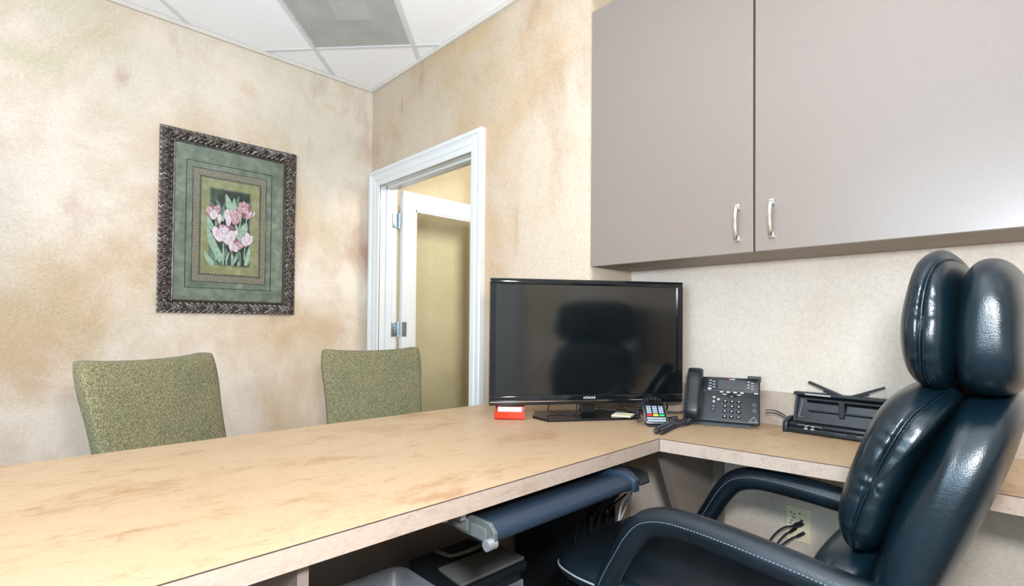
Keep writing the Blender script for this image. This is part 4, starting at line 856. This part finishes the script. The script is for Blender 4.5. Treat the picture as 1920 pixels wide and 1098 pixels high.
seam_l = [(0.130, 0.992), (0.150, 0.972), (0.176, 0.937), (0.214, 0.850), (0.247, 0.755), (0.262, 0.695), (0.264, 0.668)]
sl2 = [Vector(p) for p in catmull([(p[0], p[1], 0) for p in seam_l], 5)]
_, sd2 = pillow('back_cushion', lum, hl, hr, 'leather', ec, n=3.4, rings=44, seams=[(sl2, -1, 0.006, 0.0045)], off=O, per=12, puck=0.0030, rumple=0.0018, grow=1.05)
shell = [(0.108, 0.975), (0.075, 0.990), (0.040, 0.992), (0.024, 0.972), (0.026, 0.935), (0.048, 0.850), (0.088, 0.735), (0.130, 0.625), (0.165, 0.530), (0.20, 0.455), (0.245, 0.440), (0.275, 0.470), (0.262, 0.550), (0.240, 0.650), (0.205, 0.775), (0.158, 0.885)]
pillow('back_shell', shell, hl-0.006, hr+0.002, 'leather', ec, n=3.4, rings=30, off=O, per=8)
lower = [(0.235, 0.655), (0.29, 0.662), (0.335, 0.640), (0.362, 0.590), (0.360, 0.530), (0.32, 0.490), (0.26, 0.485), (0.235, 0.56)]
_, sd3 = pillow('lumbar_roll', lower, hl+0.03, hr-0.03, 'leather', ec, n=3.4, rings=24, off=O, per=8, seams=[([Vector((0.30, 0.655, 0)), Vector((0.31, 0.60, 0)), Vector((0.30, 0.51, 0))], -1, 0.005, 0.004)], puck=0.002)
# piping and stitches on the side seams
b = B(O)
pts = [sd1(p.x, p.y, -1, -0.0035) for p in sl[1:-1]]; b.tube(pts, 0.0019, 6)
pts = [sd2(p.x, p.y, -1, -0.0035) for p in sl2[1:-1]]; b.tube(pts, 0.0016, 6)
b.build('piping', 'leather', ec, smooth=True)
b = B(O)
def stitch(bb, pts, step, ln, r):
    acc = 0; nxt = 0
    for a, c in zip(pts, pts[1:]):
        l = (c-a).length
        while nxt < acc+l:
            t = (nxt-acc)/l; p = a.lerp(c, t); d = (c-a).normalized(); bb.tube([p-d*ln/2, p+d*ln/2], r, 4); nxt += step
        acc += l
for sdf, pl in ((sd1, sl), (sd2, sl2)):
    stitch(b, [sdf(p.x-0.005, p.y-0.001, -1, 0.0003) for p in pl[2:-2]], 0.0075, 0.005, 0.0007)
b.build('seam_stitching', 'cable', ec)['kind'] = 'stuff'
# seat
seat = [(1.150, 0.30), (1.130, 0.45), (1.108, 0.72), (1.100, 0.90), (1.16, 0.99), (1.385, 1.01), (1.60, 0.99), (1.66, 0.90), (1.655, 0.72), (1.64, 0.45), (1.62, 0.30), (1.50, 0.27), (1.27, 0.27)]
pillow('seat_cushion', seat, 0.375, 0.482, 'leather2', ec, axis='z', n=3.0, rings=16, off=O, per=8)
so = [Vector(p) for p in catmull([(p[0], p[1], 0) for p in seat], 8, True)]; cc = sum(so, Vector())/len(so)
b = B(O); lp = [Vector((cc.x+(p.x-cc.x)*1.001, cc.y+(p.y-cc.y)*1.001, 0.4285)) for p in so]; b.tube(lp+[lp[0]], 0.0028, 6, False); b.build('seat_piping', 'thread', ec, smooth=True, label='pale piping around the seat edge')
b = B(O); b.prism([(1.17, 0.32), (1.60, 0.32), (1.60, 0.84), (1.17, 0.84)], 0.345, 0.392, bev=0.01); b.build('seat_pan', 'black', ec)
ARM = [(0.150, 0.618), (0.25, 0.622), (0.36, 0.634), (0.46, 0.643), (0.55, 0.648), (0.62, 0.645), (0.675, 0.625), (0.712, 0.585), (0.745, 0.530), (0.785, 0.455), (0.80, 0.40), (0.775, 0.365), (0.70, 0.35), (0.58, 0.352)]
def arm(x, nm):
    def xx(z): return x+(0.012 if z > 0.5 else 0.0)*0
    path = catmull([(x+(0.04 if p[1] < 0.36 else 0.0)*(1 if x < 1.385 else -1), p[0], p[1]) for p in ARM], 10)
    b = B(O); rr = [0.030+0.004*math.sin(PI*min(1, i/len(path)*1.6)) for i in range(len(path))]; b.tube(path, rr, 22); a_ = b.build('armrest', 'leather2', ec, smooth=True, label='looped padded armrest nearer the camera' if x < 1.385 else 'looped padded armrest under the desk wing')
    sgn = -1
    b = B(O); pts = []
    for i, p in enumerate(path[3:-30]):
        j = i+3; t = (path[j+1]-path[j-1]).normalized(); side_ = Vector((-1, 0, 0)); nrm = side_.cross(t).normalized()
        nrm = nrm if nrm.z+(-nrm.y)*0.0 > 0 else -nrm
        inner = -(Vector((0, t.z, -t.y)) if True else nrm); inner = Vector((0, t.z, -t.y)).normalized()
        a = math.radians(-14); pts.append(p+(side_*math.cos(a)+inner*math.sin(a))*(rr[j]+0.0004))
    stitch(b, pts, 0.0075, 0.0045, 0.0006); b.build('arm_stitching', 'thread', a_)['kind'] = 'stuff'
arm(1.112, 'near'); arm(1.628, 'far')
b = B(O); b.cyl((1.385, 0.56, 0.10), 0.028, 0.14, 20); b.cyl((1.385, 0.56, 0.24), 0.018, 0.11, 16); b.build('gas_column', 'black', ec, angle=40)
for k in range(5):
    a = math.radians(20+72*k); d = Vector((math.cos(a), math.sin(a), 0)); c0 = Vector((1.385, 0.56, 0.115))
    b = B(O); b.tube([c0, c0+d*0.15-Vector((0, 0, .010)), c0+d*0.30-Vector((0, 0, .035))], [0.030, 0.024, 0.016], 10); lg = b.build('base_leg', 'black', ec, smooth=True)
    b = B(O); w_ = c0+d*0.30; w_.z = 0.028; pd = Vector((-d.y, d.x, 0))
    for sg in (-1, 1): b.tube([w_+pd*(sg*0.010), w_+pd*(sg*0.026)], 0.027, 16)
    b.tube([w_+Vector((0, 0, 0.0)), w_+Vector((0, 0, 0.055))], 0.008, 8); b.build('caster', 'black', lg, angle=40)

# ------------------------------------------------------------------ green visitor chairs
def visitor(loc, rz, label, zt):
    t = empty('upholstered_chair', label, 'chair', (loc[0], loc[1], 0), rz, 'green upholstered chairs across the desk')
    w_ = 0.241; wb = 0.224; lean = 0.281
    ol = [(-w_+0.022, zt-0.004), (-0.13, zt-0.010), (0, zt-0.013), (0.13, zt-0.008), (w_-0.022, zt+0.001), (w_-0.004, zt-0.020), (w_-0.001, zt-0.10), (wb+0.004, 0.75), (wb-0.002, 0.55), (wb-0.004, 0.46), (0.12, 0.445), (-0.12, 0.445), (-wb+0.004, 0.46), (-wb+0.002, 0.55), (-wb-0.004, 0.75), (-w_+0.001, zt-0.10), (-w_+0.004, zt-0.022)]
    sh = lambda v: (v[0], v[1]+(v[2]-0.66)*lean, v[2])
    pillow('backrest', ol, -0.004, 0.066, 'chenille', t, axis='y', n=6.5, rings=14, per=6, shear=sh)
    st_ = [(-0.235, -0.46), (0.235, -0.46), (0.250, -0.42), (0.245, -0.02), (0.235, 0.01), (-0.235, 0.01), (-0.245, -0.02), (-0.250, -0.42)]
    pillow('seat', st_, 0.385, 0.475, 'chenille', t, axis='z', n=6.0, rings=8, per=5)
    for sx in (-1, 1):
        b = B(); b.tube([(sx*0.20, -0.40, 0.0), (sx*0.20, -0.40, 0.39)], [0.016, 0.024], 4); b.build('leg', 'woodleg', t)
        b = B(); b.tube([(sx*0.19, 0.05, 0.0), (sx*0.19, -0.02, 0.40)], [0.016, 0.024], 4); b.build('leg', 'woodleg', t)
    return t
visitor((0.398, 2.095), 0.482, 'olive green upholstered chair, farther from the doorway, turned toward the desk', 0.985)
visitor((1.242, 2.207), -0.251, 'olive green upholstered chair right in front of the doorway', 0.984)

# ------------------------------------------------------------------ behind the camera (seen only as reflections)
O = (1.26, -1.55, 0); bk = empty('bookcase', 'low grey bookcase against the rear wall', 'bookcase', O)
b = B(O)
for x in (1.08, 1.42): b.box(x, x+0.02, -1.69, -1.40, 0, 1.28)
for z_ in (0.03, 0.45, 0.87, 1.26): b.box(1.10, 1.42, -1.69, -1.40, z_, z_+0.02)
b.build('case_frame', 'woodleg', bk); b = B(O); b.box(1.10, 1.42, -1.698, -1.69, 0.03, 1.26); b.build('back_board', 'carcass', bk)
for sh_, h_, nm in ((0.05, 0.15, 'bottom'), (0.47, 0.20, 'middle'), (0.89, 0.24, 'top')):
    b = B((1.25, -1.55, sh_))
    for k in range(4): b.box(1.13+0.01*k, 1.36+0.01*(k % 2), -1.66, -1.44, sh_+h_*k/4, sh_+h_*(k+0.6)/4)
    o = b.build('paper_stack', 'card'); o['label'] = 'stack of white paper on the %s shelf of the rear bookcase' % nm; o['category'] = 'paper stack'; o['kind'] = 'stuff'
O = (1.75, -1.5, 0); cr = empty('credenza', 'low cabinet with a tan top beside the rear bookcase', 'cabinet', O)
b = B(O); b.box(1.46, 2.05, -1.70, -1.30, 0.70, 0.74, 0.002); b.build('top', 'top', cr)
b = B(O); b.box(1.48, 2.03, -1.69, -1.33, 0.0, 0.70); b.build('body', 'grey', cr)
b = B((-0.02, -1.66, 0)); pts = [(-0.30+0.005*i, -1.66+0.018*math.sin(i*0.45)) for i in range(100)]
b.prism(pts+[(x, y+0.004) for x, y in pts[::-1]], 0.02, 2.5); o = b.build('curtain', 'curtain', None, smooth=False); o['label'] = 'pale grey pleated curtain on the rear wall'; o['category'] = 'curtain'
